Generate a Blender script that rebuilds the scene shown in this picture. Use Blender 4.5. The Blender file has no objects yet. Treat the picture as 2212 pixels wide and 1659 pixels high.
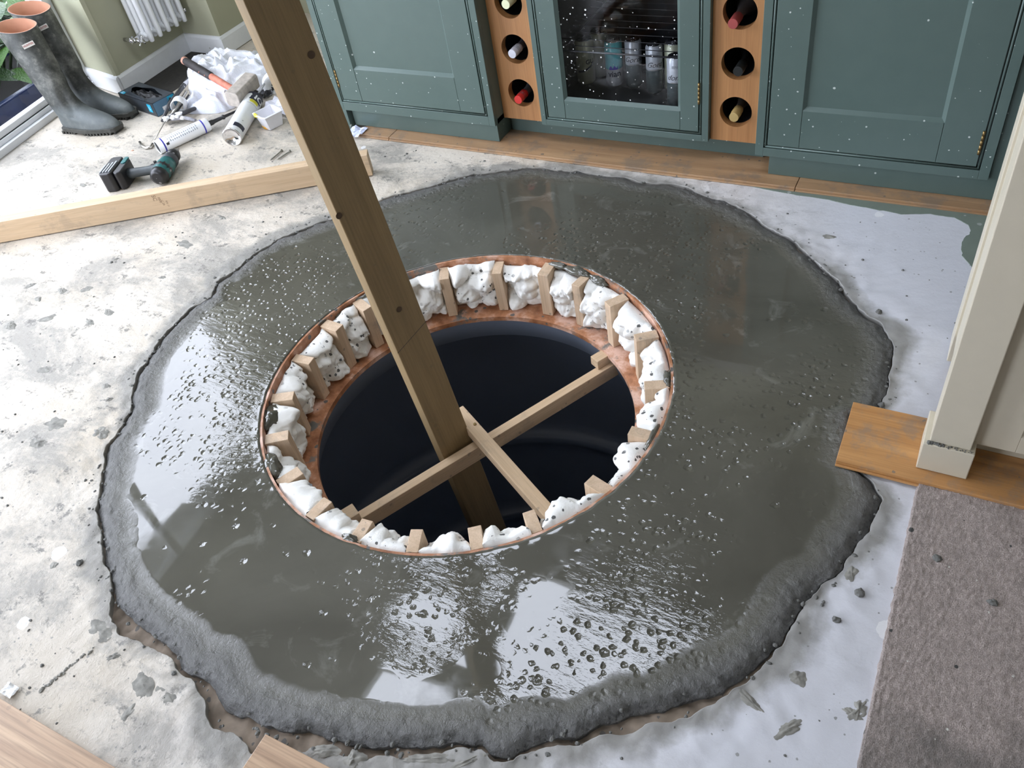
import bpy, bmesh, math, random
from mathutils import Vector, Matrix, noise
sc = bpy.context.scene
COL = sc.collection
random.seed(7)
PI = math.pi
V = Vector
# ------------------------------------------------------------------ camera
CR = V((0.88346599, 0.44543417, -0.14517659)); CU = V((-0.22331599, 0.67279878, 0.70531679)); CF = V((-0.41184684, 0.59070314, -0.69386741))
EYE = V((0, 0, 1.5)); FPX = 1800.0
cam = bpy.data.cameras.new('camera'); co = bpy.data.objects.new('camera', cam); COL.objects.link(co)
mw = Matrix((CR, CU, -CF)).transposed().to_4x4(); mw.translation = EYE; co.matrix_world = mw
cam.sensor_width = 36; cam.lens = FPX / 2212 * 36; cam.clip_start = .02; sc.camera = co
# ------------------------------------------------------------------ world, exposure
w = bpy.data.worlds.new('overcast_sky'); sc.world = w; w.use_nodes = True
wn = w.node_tree.nodes; bg = wn['Background']; bg.inputs[0].default_value = (.83, .87, 1.0, 1); bg.inputs[1].default_value = 11.5
sc.view_settings.view_transform = 'Standard'; sc.view_settings.look = 'None'; sc.view_settings.gamma = 1
sc.view_settings.exposure = 0.0; sc.view_settings.use_curve_mapping = False
try:
    sc.cycles.use_denoising = True; sc.cycles.max_bounces = 8; sc.cycles.diffuse_bounces = 5; sc.cycles.transparent_max_bounces = 12
    sc.cycles.sample_clamp_indirect = 8
except Exception: pass
def portal(name, loc, rot, sx, sy):
    l = bpy.data.lights.new(name, 'AREA'); l.shape = 'RECTANGLE'; l.size = sx; l.size_y = sy; l.cycles.is_portal = True; l.energy = 1
    o = bpy.data.objects.new(name, l); o.location = loc; o.rotation_euler = rot; COL.objects.link(o)
ROOF_Z = 2.6
portal('portal_west', (-3.95, .7, 1.3), (0, -PI / 2, 0), 2.6, 3.6)
portal('portal_south', (-2.7, -2.62, 1.2), (PI / 2, 0, 0), 1.6, 2.36)
portal('portal_roof', (-1.4, 1.5, ROOF_Z + .25), (0, 0, 0), 2.2, 1.6)

# ------------------------------------------------------------------ helpers
def ray(px, py): return CR * ((px - 1106) / FPX) - CU * ((py - 829.5) / FPX) + CF
def at(px, py, z=0.0):
    d = ray(px, py); return EYE + d * ((z - 1.5) / d.z)
def atY(px, py, y):
    d = ray(px, py); return EYE + d * (y / d.y)
def atX(px, py, x):
    d = ray(px, py); return EYE + d * (x / d.x)
def tag(o, label=None, cat=None, group=None, kind=None):
    if label: o['label'] = label
    if cat: o['category'] = cat
    if group: o['group'] = group
    if kind: o['kind'] = kind
    return o
def empty(name, loc, rz=0, label=None, cat=None, group=None, kind=None, mat=None):
    o = bpy.data.objects.new(name, None); o.empty_display_size = .05
    m = mat if mat else Matrix.Translation(V(loc)) @ Matrix.Rotation(rz, 4, 'Z')
    o.matrix_basis = m; COL.objects.link(o)
    return tag(o, label, cat, group, kind)
class MB:
    def __init__(s): s.v = []; s.f = []; s.sm = []; s.mi = []
    def add(s, vs, fs, smooth=False, mi=0):
        n = len(s.v); s.v += [V(a) for a in vs]; s.f += [tuple(i + n for i in f) for f in fs]; s.sm += [smooth] * len(fs); s.mi += [mi] * len(fs); return s
    def box(s, a, b, M=None, mi=0):
        x0, y0, z0 = a; x1, y1, z1 = b
        vs = [V((x, y, z)) for z in (z0, z1) for x, y in ((x0, y0), (x1, y0), (x1, y1), (x0, y1))]
        if M: vs = [M @ q for q in vs]
        return s.add(vs, [(3, 2, 1, 0), (4, 5, 6, 7), (0, 1, 5, 4), (1, 2, 6, 5), (2, 3, 7, 6), (3, 0, 4, 7)], mi=mi)
    def prism(s, loop, z0, z1, M=None, mi=0):
        n = len(loop); vs = [V((p[0], p[1], z)) for z in (z0, z1) for p in loop]
        if M: vs = [M @ q for q in vs]
        return s.add(vs, [tuple(range(n - 1, -1, -1)), tuple(range(n, 2 * n))] + [(i, (i + 1) % n, n + (i + 1) % n, n + i) for i in range(n)], mi=mi)
    def tube(s, path, r, seg=12, caps=True, M=None, mi=0, flat=1.0, up=V((0, 0, 1))):
        path = [V(p) for p in path]; n = len(path); rs = r if hasattr(r, '__len__') else [r] * n
        vs = []; prev = None
        for i, p in enumerate(path):
            t = (path[min(i + 1, n - 1)] - path[max(i - 1, 0)]).normalized()
            if prev is None:
                u = up if abs(t.dot(up)) < .95 else V((1, 0, 0))
            else: u = prev
            a = t.cross(u).normalized(); b = a.cross(t).normalized(); prev = b
            for k in range(seg):
                c = 2 * PI * k / seg; vs.append(p + (a * math.cos(c) + b * math.sin(c) * flat) * rs[i])
        fs = [(i * seg + k, i * seg + (k + 1) % seg, (i + 1) * seg + (k + 1) % seg, (i + 1) * seg + k) for i in range(n - 1) for k in range(seg)]
        if M: vs = [M @ q for q in vs]
        s.add(vs, fs, True, mi)
        if caps:
            n0 = len(s.v) - n * seg
            s.f += [tuple(n0 + k for k in range(seg - 1, -1, -1)), tuple(n0 + (n - 1) * seg + k for k in range(seg))]; s.sm += [False] * 2; s.mi += [mi] * 2
        return s
    def lathe(s, prof, M=None, seg=24, mi=0, smooth=True):   # prof [(r,z)]
        n = len(prof); vs = [V((r * math.cos(2 * PI * k / seg), r * math.sin(2 * PI * k / seg), z)) for r, z in prof for k in range(seg)]
        if M: vs = [M @ q for q in vs]
        return s.add(vs, [(i * seg + k, i * seg + (k + 1) % seg, (i + 1) * seg + (k + 1) % seg, (i + 1) * seg + k) for i in range(n - 1) for k in range(seg)], smooth, mi)
    def grid(s, fn, nu, nv, wrap=False, smooth=True, mi=0):
        vs = [fn(i / (nu if wrap else nu - 1), j / (nv - 1)) for j in range(nv) for i in range(nu)]
        m = nu if wrap else nu - 1
        return s.add(vs, [(j * nu + i, j * nu + (i + 1) % nu, (j + 1) * nu + (i + 1) % nu, (j + 1) * nu + i) for j in range(nv - 1) for i in range(m)], smooth, mi)
def obj(name, mb, mats, parent=None, world=True, bevel=0, **kw):
    me = bpy.data.meshes.new(name)
    vs = mb.v
    if parent is not None and world:
        inv = wm(parent).inverted(); vs = [inv @ q for q in vs]
    me.from_pydata([tuple(q) for q in vs], [], mb.f)
    me.polygons.foreach_set('use_smooth', mb.sm)
    for m in (mats if isinstance(mats, (list, tuple)) else [mats]): me.materials.append(m)
    me.polygons.foreach_set('material_index', mb.mi)
    me.update()
    o = bpy.data.objects.new(name, me); COL.objects.link(o)
    if parent is not None: o.parent = parent
    if bevel:
        b = o.modifiers.new('bevel', 'BEVEL'); b.width = bevel; b.segments = 2; b.limit_method = 'ANGLE'; b.angle_limit = math.radians(40)
    return tag(o, **kw)
def wm(o):
    m = o.matrix_basis.copy()
    while o.parent: o = o.parent; m = o.matrix_basis @ m
    return m
def recalc(o):
    bm = bmesh.new(); bm.from_mesh(o.data); bmesh.ops.recalc_face_normals(bm, faces=bm.faces[:]); bm.to_mesh(o.data); bm.free(); return o
def frame(origin, xdir, up=V((0, 0, 1))):
    x = V(xdir).normalized(); z = (V(up) - x * V(up).dot(x)).normalized(); y = z.cross(x)
    m = Matrix((x, y, z)).transposed().to_4x4(); m.translation = V(origin); return m
def fbm(p, o=4, h=.5, l=2.1):
    a = 1; s = 0
    for _ in range(o): s += a * noise.noise(p); p = p * l + V((3.1, 1.7, 2.3)); a *= h
    return s
def plate(name, outer, holes, z0, z1, mats, M=None, parent=None, **kw):
    "flat slab with holes; outer and holes are xy loops, M maps them"
    bm = bmesh.new(); es = []
    for lp in [outer] + holes:
        vs = [bm.verts.new((p[0], p[1], z0)) for p in lp]
        es += [bm.edges.new((vs[i], vs[(i + 1) % len(vs)])) for i in range(len(vs))]
    r = bmesh.ops.triangle_fill(bm, use_beauty=True, use_dissolve=False, edges=es, normal=(0, 0, 1))
    fs = [g for g in r['geom'] if isinstance(g, bmesh.types.BMFace)]
    ex = bmesh.ops.extrude_face_region(bm, geom=fs)
    for g in ex['geom']:
        if isinstance(g, bmesh.types.BMVert): g.co.z = z1
    bmesh.ops.recalc_face_normals(bm, faces=bm.faces[:])
    if M: bmesh.ops.transform(bm, matrix=M, verts=bm.verts[:])
    if parent is not None: bmesh.ops.transform(bm, matrix=wm(parent).inverted(), verts=bm.verts[:])
    me = bpy.data.meshes.new(name); bm.to_mesh(me); bm.free()
    for m in (mats if isinstance(mats, (list, tuple)) else [mats]): me.materials.append(m)
    o = bpy.data.objects.new(name, me); COL.objects.link(o)
    if parent is not None: o.parent = parent
    return tag(o, **kw)
def text_mb(txt, size, depth=0.0003, shear=0, bold=0):
    c = bpy.data.curves.new('writing', 'FONT'); c.body = txt; c.size = size; c.align_x = 'CENTER'; c.align_y = 'CENTER'; c.shear = shear; c.offset = bold; c.resolution_u = 3
    o = bpy.data.objects.new('writing', c); COL.objects.link(o)
    dg = bpy.context.evaluated_depsgraph_get(); me = bpy.data.meshes.new_from_object(o.evaluated_get(dg))
    mb = MB(); mb.add([v.co.copy() for v in me.vertices], [tuple(p.vertices) for p in me.polygons])
    bpy.data.objects.remove(o); bpy.data.meshes.remove(me); bpy.data.curves.remove(c)
    return mb
def wrap(mb, M, r, ang0, z0):
    "bend text: x -> angle round the z axis, y -> z"
    out = MB(); out.f = mb.f; out.sm = mb.sm; out.mi = mb.mi
    out.v = [M @ V((r * math.cos(ang0 + q.x / r), r * math.sin(ang0 + q.x / r), z0 + q.y)) for q in mb.v]; return out

# ------------------------------------------------------------------ material kit
class NT:
    def __init__(s, name):
        s.m = bpy.data.materials.new(name); s.m.use_nodes = True; s.t = s.m.node_tree; s.n = s.t.nodes; s.b = s.n['Principled BSDF']
        s.co = s.n.new('ShaderNodeTexCoord').outputs['Object']
    def lk(s, a, b):
        if isinstance(a, bpy.types.NodeSocket): s.t.links.new(a, b)
        else:
            if isinstance(a, (tuple, list)) and len(a) == 3 and b.type == 'RGBA': a = (*a, 1)
            b.default_value = a
    def noise(s, scale, detail=3, rough=.5, vec=None, dist=0):
        n = s.n.new('ShaderNodeTexNoise'); n.inputs['Scale'].default_value = scale; n.inputs['Detail'].default_value = detail; n.inputs['Roughness'].default_value = rough; n.inputs['Distortion'].default_value = dist
        s.lk(vec if vec is not None else s.co, n.inputs['Vector']); return n.outputs['Fac']
    def vor(s, scale, feature='F1', vec=None, rnd=1):
        n = s.n.new('ShaderNodeTexVoronoi'); n.feature = feature; n.inputs['Scale'].default_value = scale; n.inputs['Randomness'].default_value = rnd
        s.lk(vec if vec is not None else s.co, n.inputs['Vector']); return n.outputs['Distance'], n.outputs['Color']
    def map(s, scale=(1, 1, 1), rot=(0, 0, 0), loc=(0, 0, 0), vec=None):
        n = s.n.new('ShaderNodeMapping'); n.inputs['Scale'].default_value = scale; n.inputs['Rotation'].default_value = rot; n.inputs['Location'].default_value = loc
        s.lk(vec if vec is not None else s.co, n.inputs['Vector']); return n.outputs[0]
    def ramp(s, fac, stops):
        n = s.n.new('ShaderNodeValToRGB'); e = n.color_ramp.elements
        while len(e) < len(stops): e.new(.5)
        for q, (p, c) in zip(e, stops): q.position = p; q.color = (*c, 1) if isinstance(c, (tuple, list)) else (c, c, c, 1)
        s.lk(fac, n.inputs[0]); return n.outputs[0]
    def step(s, fac, a, b): # 0 below a, 1 above b
        n = s.n.new('ShaderNodeMapRange'); n.inputs[1].default_value = a; n.inputs[2].default_value = b; s.lk(fac, n.inputs[0]); return n.outputs[0]
    def mix(s, fac, a, b):
        n = s.n.new('ShaderNodeMix'); n.data_type = 'RGBA'; s.lk(fac, n.inputs[0]); s.lk(a, n.inputs[6]); s.lk(b, n.inputs[7]); return n.outputs[2]
    def ma(s, op, a, b=0.0, c=None):
        n = s.n.new('ShaderNodeMath'); n.operation = op; s.lk(a, n.inputs[0]); s.lk(b, n.inputs[1])
        if c is not None: s.lk(c, n.inputs[2])
        return n.outputs[0]
    def sep(s, v=None):
        n = s.n.new('ShaderNodeSeparateXYZ'); s.lk(v if v is not None else s.co, n.inputs[0]); return n.outputs
    def attr(s, name):
        n = s.n.new('ShaderNodeAttribute'); n.attribute_name = name; return n.outputs['Fac']
    def bump(s, h, strength=.5, dist=.002, nrm=None):
        n = s.n.new('ShaderNodeBump'); n.inputs['Strength'].default_value = 1; n.inputs['Distance'].default_value = dist
        s.lk(strength, n.inputs['Strength']); s.lk(h, n.inputs['Height'])
        if nrm: s.lk(nrm, n.inputs['Normal'])
        return n.outputs[0]
    def specks(s, scale, rad, density, vec=None):
        d, c = s.vor(scale, vec=vec); x = s.sep(c)
        r = s.ma('MULTIPLY', s.ma('MULTIPLY', x[0], x[0]), rad)
        on = s.ma('LESS_THAN', x[1], density)
        wob = s.ma('ADD', d, s.ma('MULTIPLY', s.ma('SUBTRACT', s.noise(scale * 4, 2), .5), rad * .6))
        return s.ma('MULTIPLY', s.ma('LESS_THAN', wob, r), on)
    def out(s, col=None, rough=None, metal=None, nrm=None, spec=None, **kw):
        if col is not None: s.lk(col, s.b.inputs['Base Color'])
        if rough is not None: s.lk(rough, s.b.inputs['Roughness'])
        if metal is not None: s.lk(metal, s.b.inputs['Metallic'])
        if nrm is not None: s.lk(nrm, s.b.inputs['Normal'])
        if spec is not None: s.lk(spec, s.b.inputs['Specular IOR Level'])
        for k, v in kw.items(): s.lk(v, s.b.inputs[k])
        return s.m
def plain(name, col, rough=.5, metal=0, nz=.06, sc_=30, bmp=0, spk=None):
    t = NT(name); n = t.noise(sc_, 4)
    c = t.mix(n, tuple(max(0, q * (1 - nz * 2)) for q in col), tuple(min(1, q * (1 + nz * 2)) for q in col))
    if spk: c = t.mix(t.specks(spk[0], spk[1], spk[2]), c, spk[3])
    return t.out(c, rough, metal, t.bump(n, bmp, .002) if bmp else None)
def wood(name, c1, c2, axis=0, rings=26, rough=.6, knots=True, fa=.28, dirt=0, bmp=.25, fine=220, dirtcol=(.10, .085, .07)):
    t = NT(name); s1 = [1, 1, 1]; s1[axis] = .06
    g = t.noise(rings, 5, .6, t.map(tuple(s1)), 1.2)
    s2 = [1, 1, 1]; s2[axis] = .03
    f = t.noise(fine, 3, .6, t.map(tuple(s2)))
    c = t.ramp(g, [(.32, c1), (.68, c2)])
    c = t.mix(t.ma('MULTIPLY', t.step(f, .45, .75), fa), c, tuple(q * .45 for q in c1))
    if knots:
        d, cc = t.vor(3.2, vec=t.map(tuple(.45 if i == axis else 1 for i in range(3)))); kx = t.sep(cc)
        c = t.mix(t.ma('MULTIPLY', t.ma('MULTIPLY', t.step(d, .060, .02), t.ma('GREATER_THAN', kx[0], .6)), .6), c, tuple(q * .3 for q in c1))
    if dirt:
        m = t.step(t.noise(9, 7, .7), .59 - .16 * dirt, .68 - .14 * dirt); c = t.mix(t.ma('MULTIPLY', m, dirt), c, dirtcol)
        c = t.mix(t.ma('MULTIPLY', t.specks(60, .4, .16), min(1, dirt * 1.6)), c, tuple(q * .8 for q in dirtcol))
    return t.out(c, rough, nrm=t.bump(f, bmp, .0015))

M_cream = plain('cream_paint', (.58, .53, .42), .42, nz=.02, spk=(9, .10, .25, (.30, .27, .22)))
M_olive = plain('olive_wall_paint', (.40, .395, .28), .75, nz=.04, sc_=6, bmp=.1)
M_white_gloss = plain('white_gloss_paint', (.78, .79, .80), .3, nz=.03, spk=(14, .12, .5, (.45, .43, .38)))
M_ceiling = plain('ceiling_paint', (.42, .42, .40), .9, nz=.02)
M_wallw = plain('pale_wall_paint', (.40, .38, .33), .8, nz=.03)
M_rad = plain('radiator_enamel', (.86, .88, .90), .22, nz=.01)
M_chrome = plain('chrome', (.75, .75, .77), .12, 1)
M_brass = plain('aged_brass', (.30, .21, .09), .5, 1, nz=.2, sc_=120)
M_black = plain('black_plastic', (.018, .018, .020), .38, nz=.1, bmp=.2, spk=(60, .35, .25, (.25, .25, .25)))
M_pure_black = plain('black_void_plastic', (.008, .008, .009), .5)
M_teal = plain('teal_plastic', (.015, .13, .13), .4, nz=.25, sc_=80, spk=(70, .4, .4, (.05, .06, .06)))
M_white_pl = plain('white_plastic', (.86, .87, .88), .35, nz=.02)
M_navy = plain('navy_print', (.012, .014, .04), .4)
M_blueband = plain('blue_band_print', (.05, .05, .42), .35)
M_yellow = plain('yellow_print', (.85, .78, .04), .4)
M_orange = plain('orange_foam_stain', (.85, .42, .03), .5)
M_steel = plain('steel', (.50, .48, .44), .3, 1, nz=.15, sc_=90)
M_dirtysteel = plain('cement_caked_steel', (.48, .43, .38), .7, .15, nz=.25, sc_=45, bmp=.5)
M_grey_text = plain('grey_print', (.42, .45, .48), .5)
M_ink = plain('ink_print', (.03, .03, .035), .6)
M_stamp = plain('timber_stamp_ink', (.20, .13, .08), .7)

def green_paint():
    t = NT('green_cabinet_paint'); n = t.noise(18, 4)
    c = t.mix(n, (.078, .118, .106), (.094, .136, .122))
    sp = (.50, .55, .52)
    c = t.mix(t.specks(19, .12, .34), c, sp); c = t.mix(t.specks(75, .20, .14), c, sp)
    st = t.specks(15, .13, .35, t.map((1, 1, .16), loc=(.3, .1, .7))); c = t.mix(t.ma('MULTIPLY', st, .75), c, sp)
    return t.out(c, .33, nrm=t.bump(t.noise(160, 2), .06, .001))
M_green = green_paint()
M_oak = wood('oak_rack_veneer', (.36, .165, .062), (.48, .24, .095), axis=2, rings=22, rough=.4, knots=False, bmp=.1)
M_post = wood('treated_post_timber', (.20, .135, .060), (.31, .215, .105), axis=0, rings=13, rough=.62, dirt=.12)
M_pine = wood('new_pine', (.54, .38, .23), (.66, .49, .32), axis=0, rings=22, rough=.6, dirt=.25, dirtcol=(.20, .17, .14))
M_pinez = wood('pine_spacer_timber', (.54, .385, .25), (.68, .51, .36), axis=2, rings=30, rough=.65, knots=False, dirt=.3, dirtcol=(.16, .155, .14))
M_floorwood = wood('worn_oak_floorboard', (.27, .155, .078), (.43, .27, .145), axis=0, rings=16, rough=.42, dirt=.55, dirtcol=(.17, .14, .11))
M_lam = wood('pale_oak_laminate', (.38, .24, .145), (.58, .40, .255), axis=0, fa=.6, fine=150, rings=30, rough=.45, knots=False, dirt=.12, bmp=.4)

def m_cement():
    t = NT('wet_cement'); e = t.attr('edge')      # 0 in the floated middle, 1 at the torn outer edge
    big = t.noise(2.6, 5, .55, dist=.6); med = t.noise(7, 6, .62, dist=1.4); fine = t.noise(55, 5, .6)
    c = t.ramp(big, [(.35, (.070, .067, .052)), (.65, (.102, .098, .078))])
    c = t.mix(t.ma('MULTIPLY', t.step(med, .58, .72), .55), c, (.20, .20, .175))
    c = t.mix(t.step(e, .45, .95), c, t.ramp(fine, [(.3, (.070, .070, .067)), (.7, (.135, .133, .127))]))
    gr = t.noise(120, 4, .75); c = t.mix(t.ma('MULTIPLY', t.step(gr, .46, .38), t.step(e, .72, 1.0)), c, (.022, .021, .018))  # dark crumbs plus cavity shade put into the colour at the torn edge
    # pitted zones
    zone = t.step(t.noise(2.1, 3, .5, t.map(loc=(4.3, 1.2, 0))), .44, .56)
    wv_ = t.n.new('ShaderNodeVectorMath'); wv_.operation = 'MULTIPLY_ADD'; nz = t.n.new('ShaderNodeTexNoise'); nz.inputs['Scale'].default_value = 60; t.lk(t.co, nz.inputs['Vector']); t.lk(nz.outputs['Color'], wv_.inputs[0]); wv_.inputs[1].default_value = (.012, .012, .012); t.lk(t.co, wv_.inputs[2]); W_ = wv_.outputs[0]
    d1, c1 = t.vor(58, 'F1', W_); x = t.sep(c1)
    pit = t.ma('MULTIPLY', t.step(d1, .46, .10), t.ma('GREATER_THAN', x[0], .42))
    d2, c2 = t.vor(24, 'F1', W_); y = t.sep(c2)
    pit2 = t.ma('MULTIPLY', t.step(d2, .24, .06), t.ma('GREATER_THAN', y[0], .80))
    h = t.ma('ADD', t.ma('MULTIPLY', t.ma('MULTIPLY', pit, zone), -1.3), t.ma('MULTIPLY', pit2, -1.2))
    h = t.ma('ADD', h, t.ma('MULTIPLY', t.specks(75, .30, .16, W_), -.8))
    ee = t.step(e, .15, .85)
    rip = t.ma('ADD', t.ma('MULTIPLY', t.noise(110, 5, .75), t.ma('MULTIPLY', ee, 4.5)), t.ma('MULTIPLY', t.noise(34, 4, .6, t.map((.5, 1.6, 1), rot=(0, 0, .7))), t.ma('MULTIPLY', zone, .8)))
    h = t.ma('ADD', h, rip)
    rg = t.ma('ADD', .03, t.ma('MULTIPLY', ee, .40))
    rg = t.ma('ADD', rg, t.ma('MULTIPLY', t.step(t.noise(3.2, 5, .6, t.map(loc=(1, 7, 2))), .56, .64), .10))
    return t.out(c, rg, nrm=t.bump(h, .9, .0016), spec=.72)
M_cement = m_cement()
def m_floor():
    t = NT('bare_screed_floor'); e = t.attr('edge'); P = t.sep()
    east = t.step(t.ma('ADD', P[0], t.ma('MULTIPLY', t.noise(1.6, 3), .7)), -.9, .15)
    cw = t.mix(t.noise(3, 6, .6), (.57, .50, .41), (.68, .63, .55)); ce = t.mix(t.noise(4, 5, .6), (.57, .575, .61), (.65, .655, .70))
    c = t.mix(east, cw, ce)
    wst = t.ma('SUBTRACT', 1.0, t.ma('MULTIPLY', east, .93))
    warm = t.step(t.noise(2.3, 7, .65, t.map(loc=(9, 2, 0))), .48, .66); c = t.mix(t.ma('MULTIPLY', t.ma('MULTIPLY', warm, .6), wst), c, (.50, .43, .33))
    grain = t.noise(75, 6, .75)
    g1 = t.step(t.ma('ADD', t.noise(2.9, 8, .68, t.map((1, 1.5, 1), loc=(2, 5, 0)), .5), t.ma('MULTIPLY', t.ma('SUBTRACT', grain, .5), .22)), .47, .60); c = t.mix(t.ma('MULTIPLY', t.ma('MULTIPLY', g1, .72), wst), c, (.26, .25, .225))
    g2 = t.step(t.ma('ADD', t.noise(11, 7, .7, t.map((1, 1.7, 1), loc=(7, 5, 0)), .4), t.ma('MULTIPLY', t.ma('SUBTRACT', grain, .5), .5)), .58, .67); c = t.mix(t.ma('MULTIPLY', t.ma('MULTIPLY', g2, .80), wst), c, (.14, .135, .12))
    g3 = t.ma('MULTIPLY', t.step(grain, .60, .68), t.step(t.noise(4.2, 5, .6, t.map(loc=(1, 1, 3))), .42, .60)); c = t.mix(t.ma('MULTIPLY', t.ma('MULTIPLY', g3, .6), t.ma('ADD', wst, .12)), c, (.24, .23, .21))
    sp = t.ma('MAXIMUM', t.specks(95, .34, .14), t.specks(28, .18, .10)); c = t.mix(t.ma('MULTIPLY', sp, .75), c, (.22, .22, .21))
    scr = t.specks(16, .18, .22, t.map((.22, 1.4, 1), rot=(0, 0, -.35))); c = t.mix(t.ma('MULTIPLY', scr, .45), c, (.32, .31, .30))
    wh = t.specks(12, .30, .10); c = t.mix(t.ma('MULTIPLY', wh, .7), c, (.80, .80, .80))
    sm = t.step(t.ma('ADD', e, t.ma('ADD', t.ma('MULTIPLY', t.noise(14, 6, .65), -.07), t.ma('MULTIPLY', t.step(t.noise(2.2, 3), .40, .62), -.055))), -.012, -.045)
    c = t.mix(t.ma('MULTIPLY', sm, .85), c, t.mix(t.noise(40, 4), (.17, .165, .15), (.32, .31, .28)))
    h = t.ma('ADD', t.noise(28, 8, .72), t.ma('MULTIPLY', grain, .4))
    return t.out(c, .62, nrm=t.bump(h, t.ma('ADD', .2, t.ma('MULTIPLY', wst, .7)), .005))
M_floor = m_floor()
def m_foam():
    t = NT('expanding_foam'); n = t.noise(38, 5, .6)
    c = t.mix(n, (.80, .78, .72), (.90, .90, .88)); ax_ = t.ma('ABSOLUTE', t.ma('ADD', t.sep()[0], .06)); z = t.ma('ADD', t.noise(5.5, 3), t.ma('MULTIPLY', t.step(ax_, .22, .50), .13))
    spl = t.ma('MULTIPLY', t.specks(75, .50, .65), t.step(z, .50, .58)); big = t.ma('MULTIPLY', t.step(t.noise(26, 5, .7, t.map((1, 1, .6))), .62, .66), t.step(z, .55, .62))
    c = t.mix(t.ma('MAXIMUM', spl, big), c, (.10, .10, .095))
    return t.out(c, .55, nrm=t.bump(n, .5, .005), **{'Subsurface Weight': .0})
M_foam = m_foam()
def m_ply():
    t = NT('wet_plywood_collar'); g = t.noise(12, 6, .65)
    c = t.ramp(g, [(.32, (.20, .07, .028)), (.48, (.44, .20, .10)), (.62, (.70, .46, .36))])
    sm = t.step(t.noise(10, 7, .7, t.map(loc=(3, 3, 3))), .56, .62); c = t.mix(sm, c, (.17, .165, .15)); c = t.mix(t.specks(50, .4, .4), c, (.13, .12, .11))
    return t.out(c, .3, nrm=t.bump(g, .3, .003))
M_ply = m_ply()
def m_carpet():
    t = NT('taupe_carpet'); f = t.noise(420, 3, .7); m = t.noise(60, 5, .7)
    c = t.ramp(f, [(.30, (.25, .21, .19)), (.55, (.46, .39, .36)), (.8, (.66, .59, .54))])
    c = t.mix(t.ma('MULTIPLY', t.step(m, .40, .64), .50), c, (.22, .19, .17))
    d = t.step(t.noise(2.6, 6, .62, t.map(loc=(5.1, 2.2, 0))), .52, .66); c = t.mix(t.ma('MULTIPLY', d, .62), c, (.10, .10, .092))
    c = t.mix(t.specks(34, .26, .14), c, (.09, .09, .085)); c = t.mix(t.specks(80, .22, .10), c, (.62, .60, .55))
    return t.out(c, .95, nrm=t.bump(t.ma('ADD', f, t.ma('MULTIPLY', m, .25)), .9, .003), spec=.1)
M_carpet = m_carpet()
M_liner = plain('dark_blue_liner_plastic', (.19, .22, .28), .34, nz=.1, sc_=3)
M_rubble = plain('brown_rubble', (.24, .19, .145), .9, nz=.35, sc_=25, bmp=.9, spk=(60, .45, .5, (.12, .11, .10)))
M_crumb = plain('cement_crumb', (.13, .13, .12), .8, nz=.2, sc_=60, bmp=.5)
M_greenscreed = plain('green_underlay_screed', (.155, .19, .155), .75, nz=.12, sc_=10, bmp=.4, spk=(30, .25, .3, (.30, .33, .30)))
def m_glass(name, tint, spots=False):
    t = NT(name); n = t.n; tr = n.new('ShaderNodeBsdfTransparent'); tr.inputs[0].default_value = (*tint, 1); gl = n.new('ShaderNodeBsdfGlossy'); gl.inputs['Roughness'].default_value = .02
    fr = n.new('ShaderNodeFresnel'); fr.inputs[0].default_value = 1.5; mx = n.new('ShaderNodeMixShader'); ge = n.new('ShaderNodeNewGeometry'); t.lk(t.ma('MULTIPLY', fr.outputs[0], t.ma('SUBTRACT', 1.0, ge.outputs['Backfacing'])), mx.inputs[0]); t.lk(tr.outputs[0], mx.inputs[1]); t.lk(gl.outputs[0], mx.inputs[2]); last = mx.outputs[0]
    if spots:
        df = n.new('ShaderNodeBsdfDiffuse'); df.inputs[0].default_value = (.75, .75, .72, 1); m2 = n.new('ShaderNodeMixShader')
        t.lk(t.ma('MAXIMUM', t.specks(30, .12, .40), t.specks(85, .22, .20)), m2.inputs[0]); t.lk(last, m2.inputs[1]); t.lk(df.outputs[0], m2.inputs[2]); last = m2.outputs[0]
    t.lk(last, n['Material Output'].inputs[0]); return t.m
M_tint = m_glass('tinted_fridge_glass', (.93, .94, .95), True)
M_clear = m_glass('clear_window_glass', (.94, .95, .95))

# ------------------------------------------------------------------ outline of the cement
HC = V((-1.022, 1.248, 0)); RH = .546
OUT = [(215,1048),(213,1121),(226,1193),(247,1281),(262,1318),(278,1333),(310,1362),(355,1390),(391,1442),(448,1473),(490,1530),(562,1566),(666,1574),(743,1602),(800,1618),(877,1612),(960,1607),(1044,1606),(1060,1632),(1109,1634),(1166,1606),(1247,1581),(1329,1549),(1443,1524),(1492,1504),(1561,1492),(1618,1463),(1654,1427),(1687,1370),(1740,1300),(1800,1250),(1850,1180),(1885,1125),(1905,1075),(1885,1040),(1850,1015),(1850,960),(1860,900),(1900,880),(1915,850),(1920,790),(1925,740),(1905,700),(1870,680),(1830,640),(1790,592),(1740,545),(1700,512),(1660,490),(1620,462),(1560,438),(1500,415),(1470,402),(1380,392),(1320,380),(1230,370),(1160,364),(1100,370),(1020,378),(960,395),(905,410),(850,425),(790,445),(715,472),(660,492),(610,515),(560,545),(520,575),(470,610),(455,640),(410,668),(362,715),(325,770),(300,810),(283,888),(255,925),(231,971)]
pol = []
for p in OUT:
    q = at(*p) - HC; pol.append((math.atan2(q.y, q.x) % (2 * PI), q.xy.length))
pol.sort()
def outline(th):
    th %= 2 * PI; n = len(pol)
    for i in range(n):
        a, ra = pol[i]; b, rb = pol[(i + 1) % n]
        if i == n - 1: b += 2 * PI
        if a <= th <= b or (i == n - 1 and th + 2 * PI <= b): 
            tt = th if th >= a else th + 2 * PI
            return ra + (rb - ra) * (tt - a) / max(1e-6, b - a)
    return ra
NTH = 900
def dirp(th): return V((math.cos(th), math.sin(th), 0))
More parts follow.
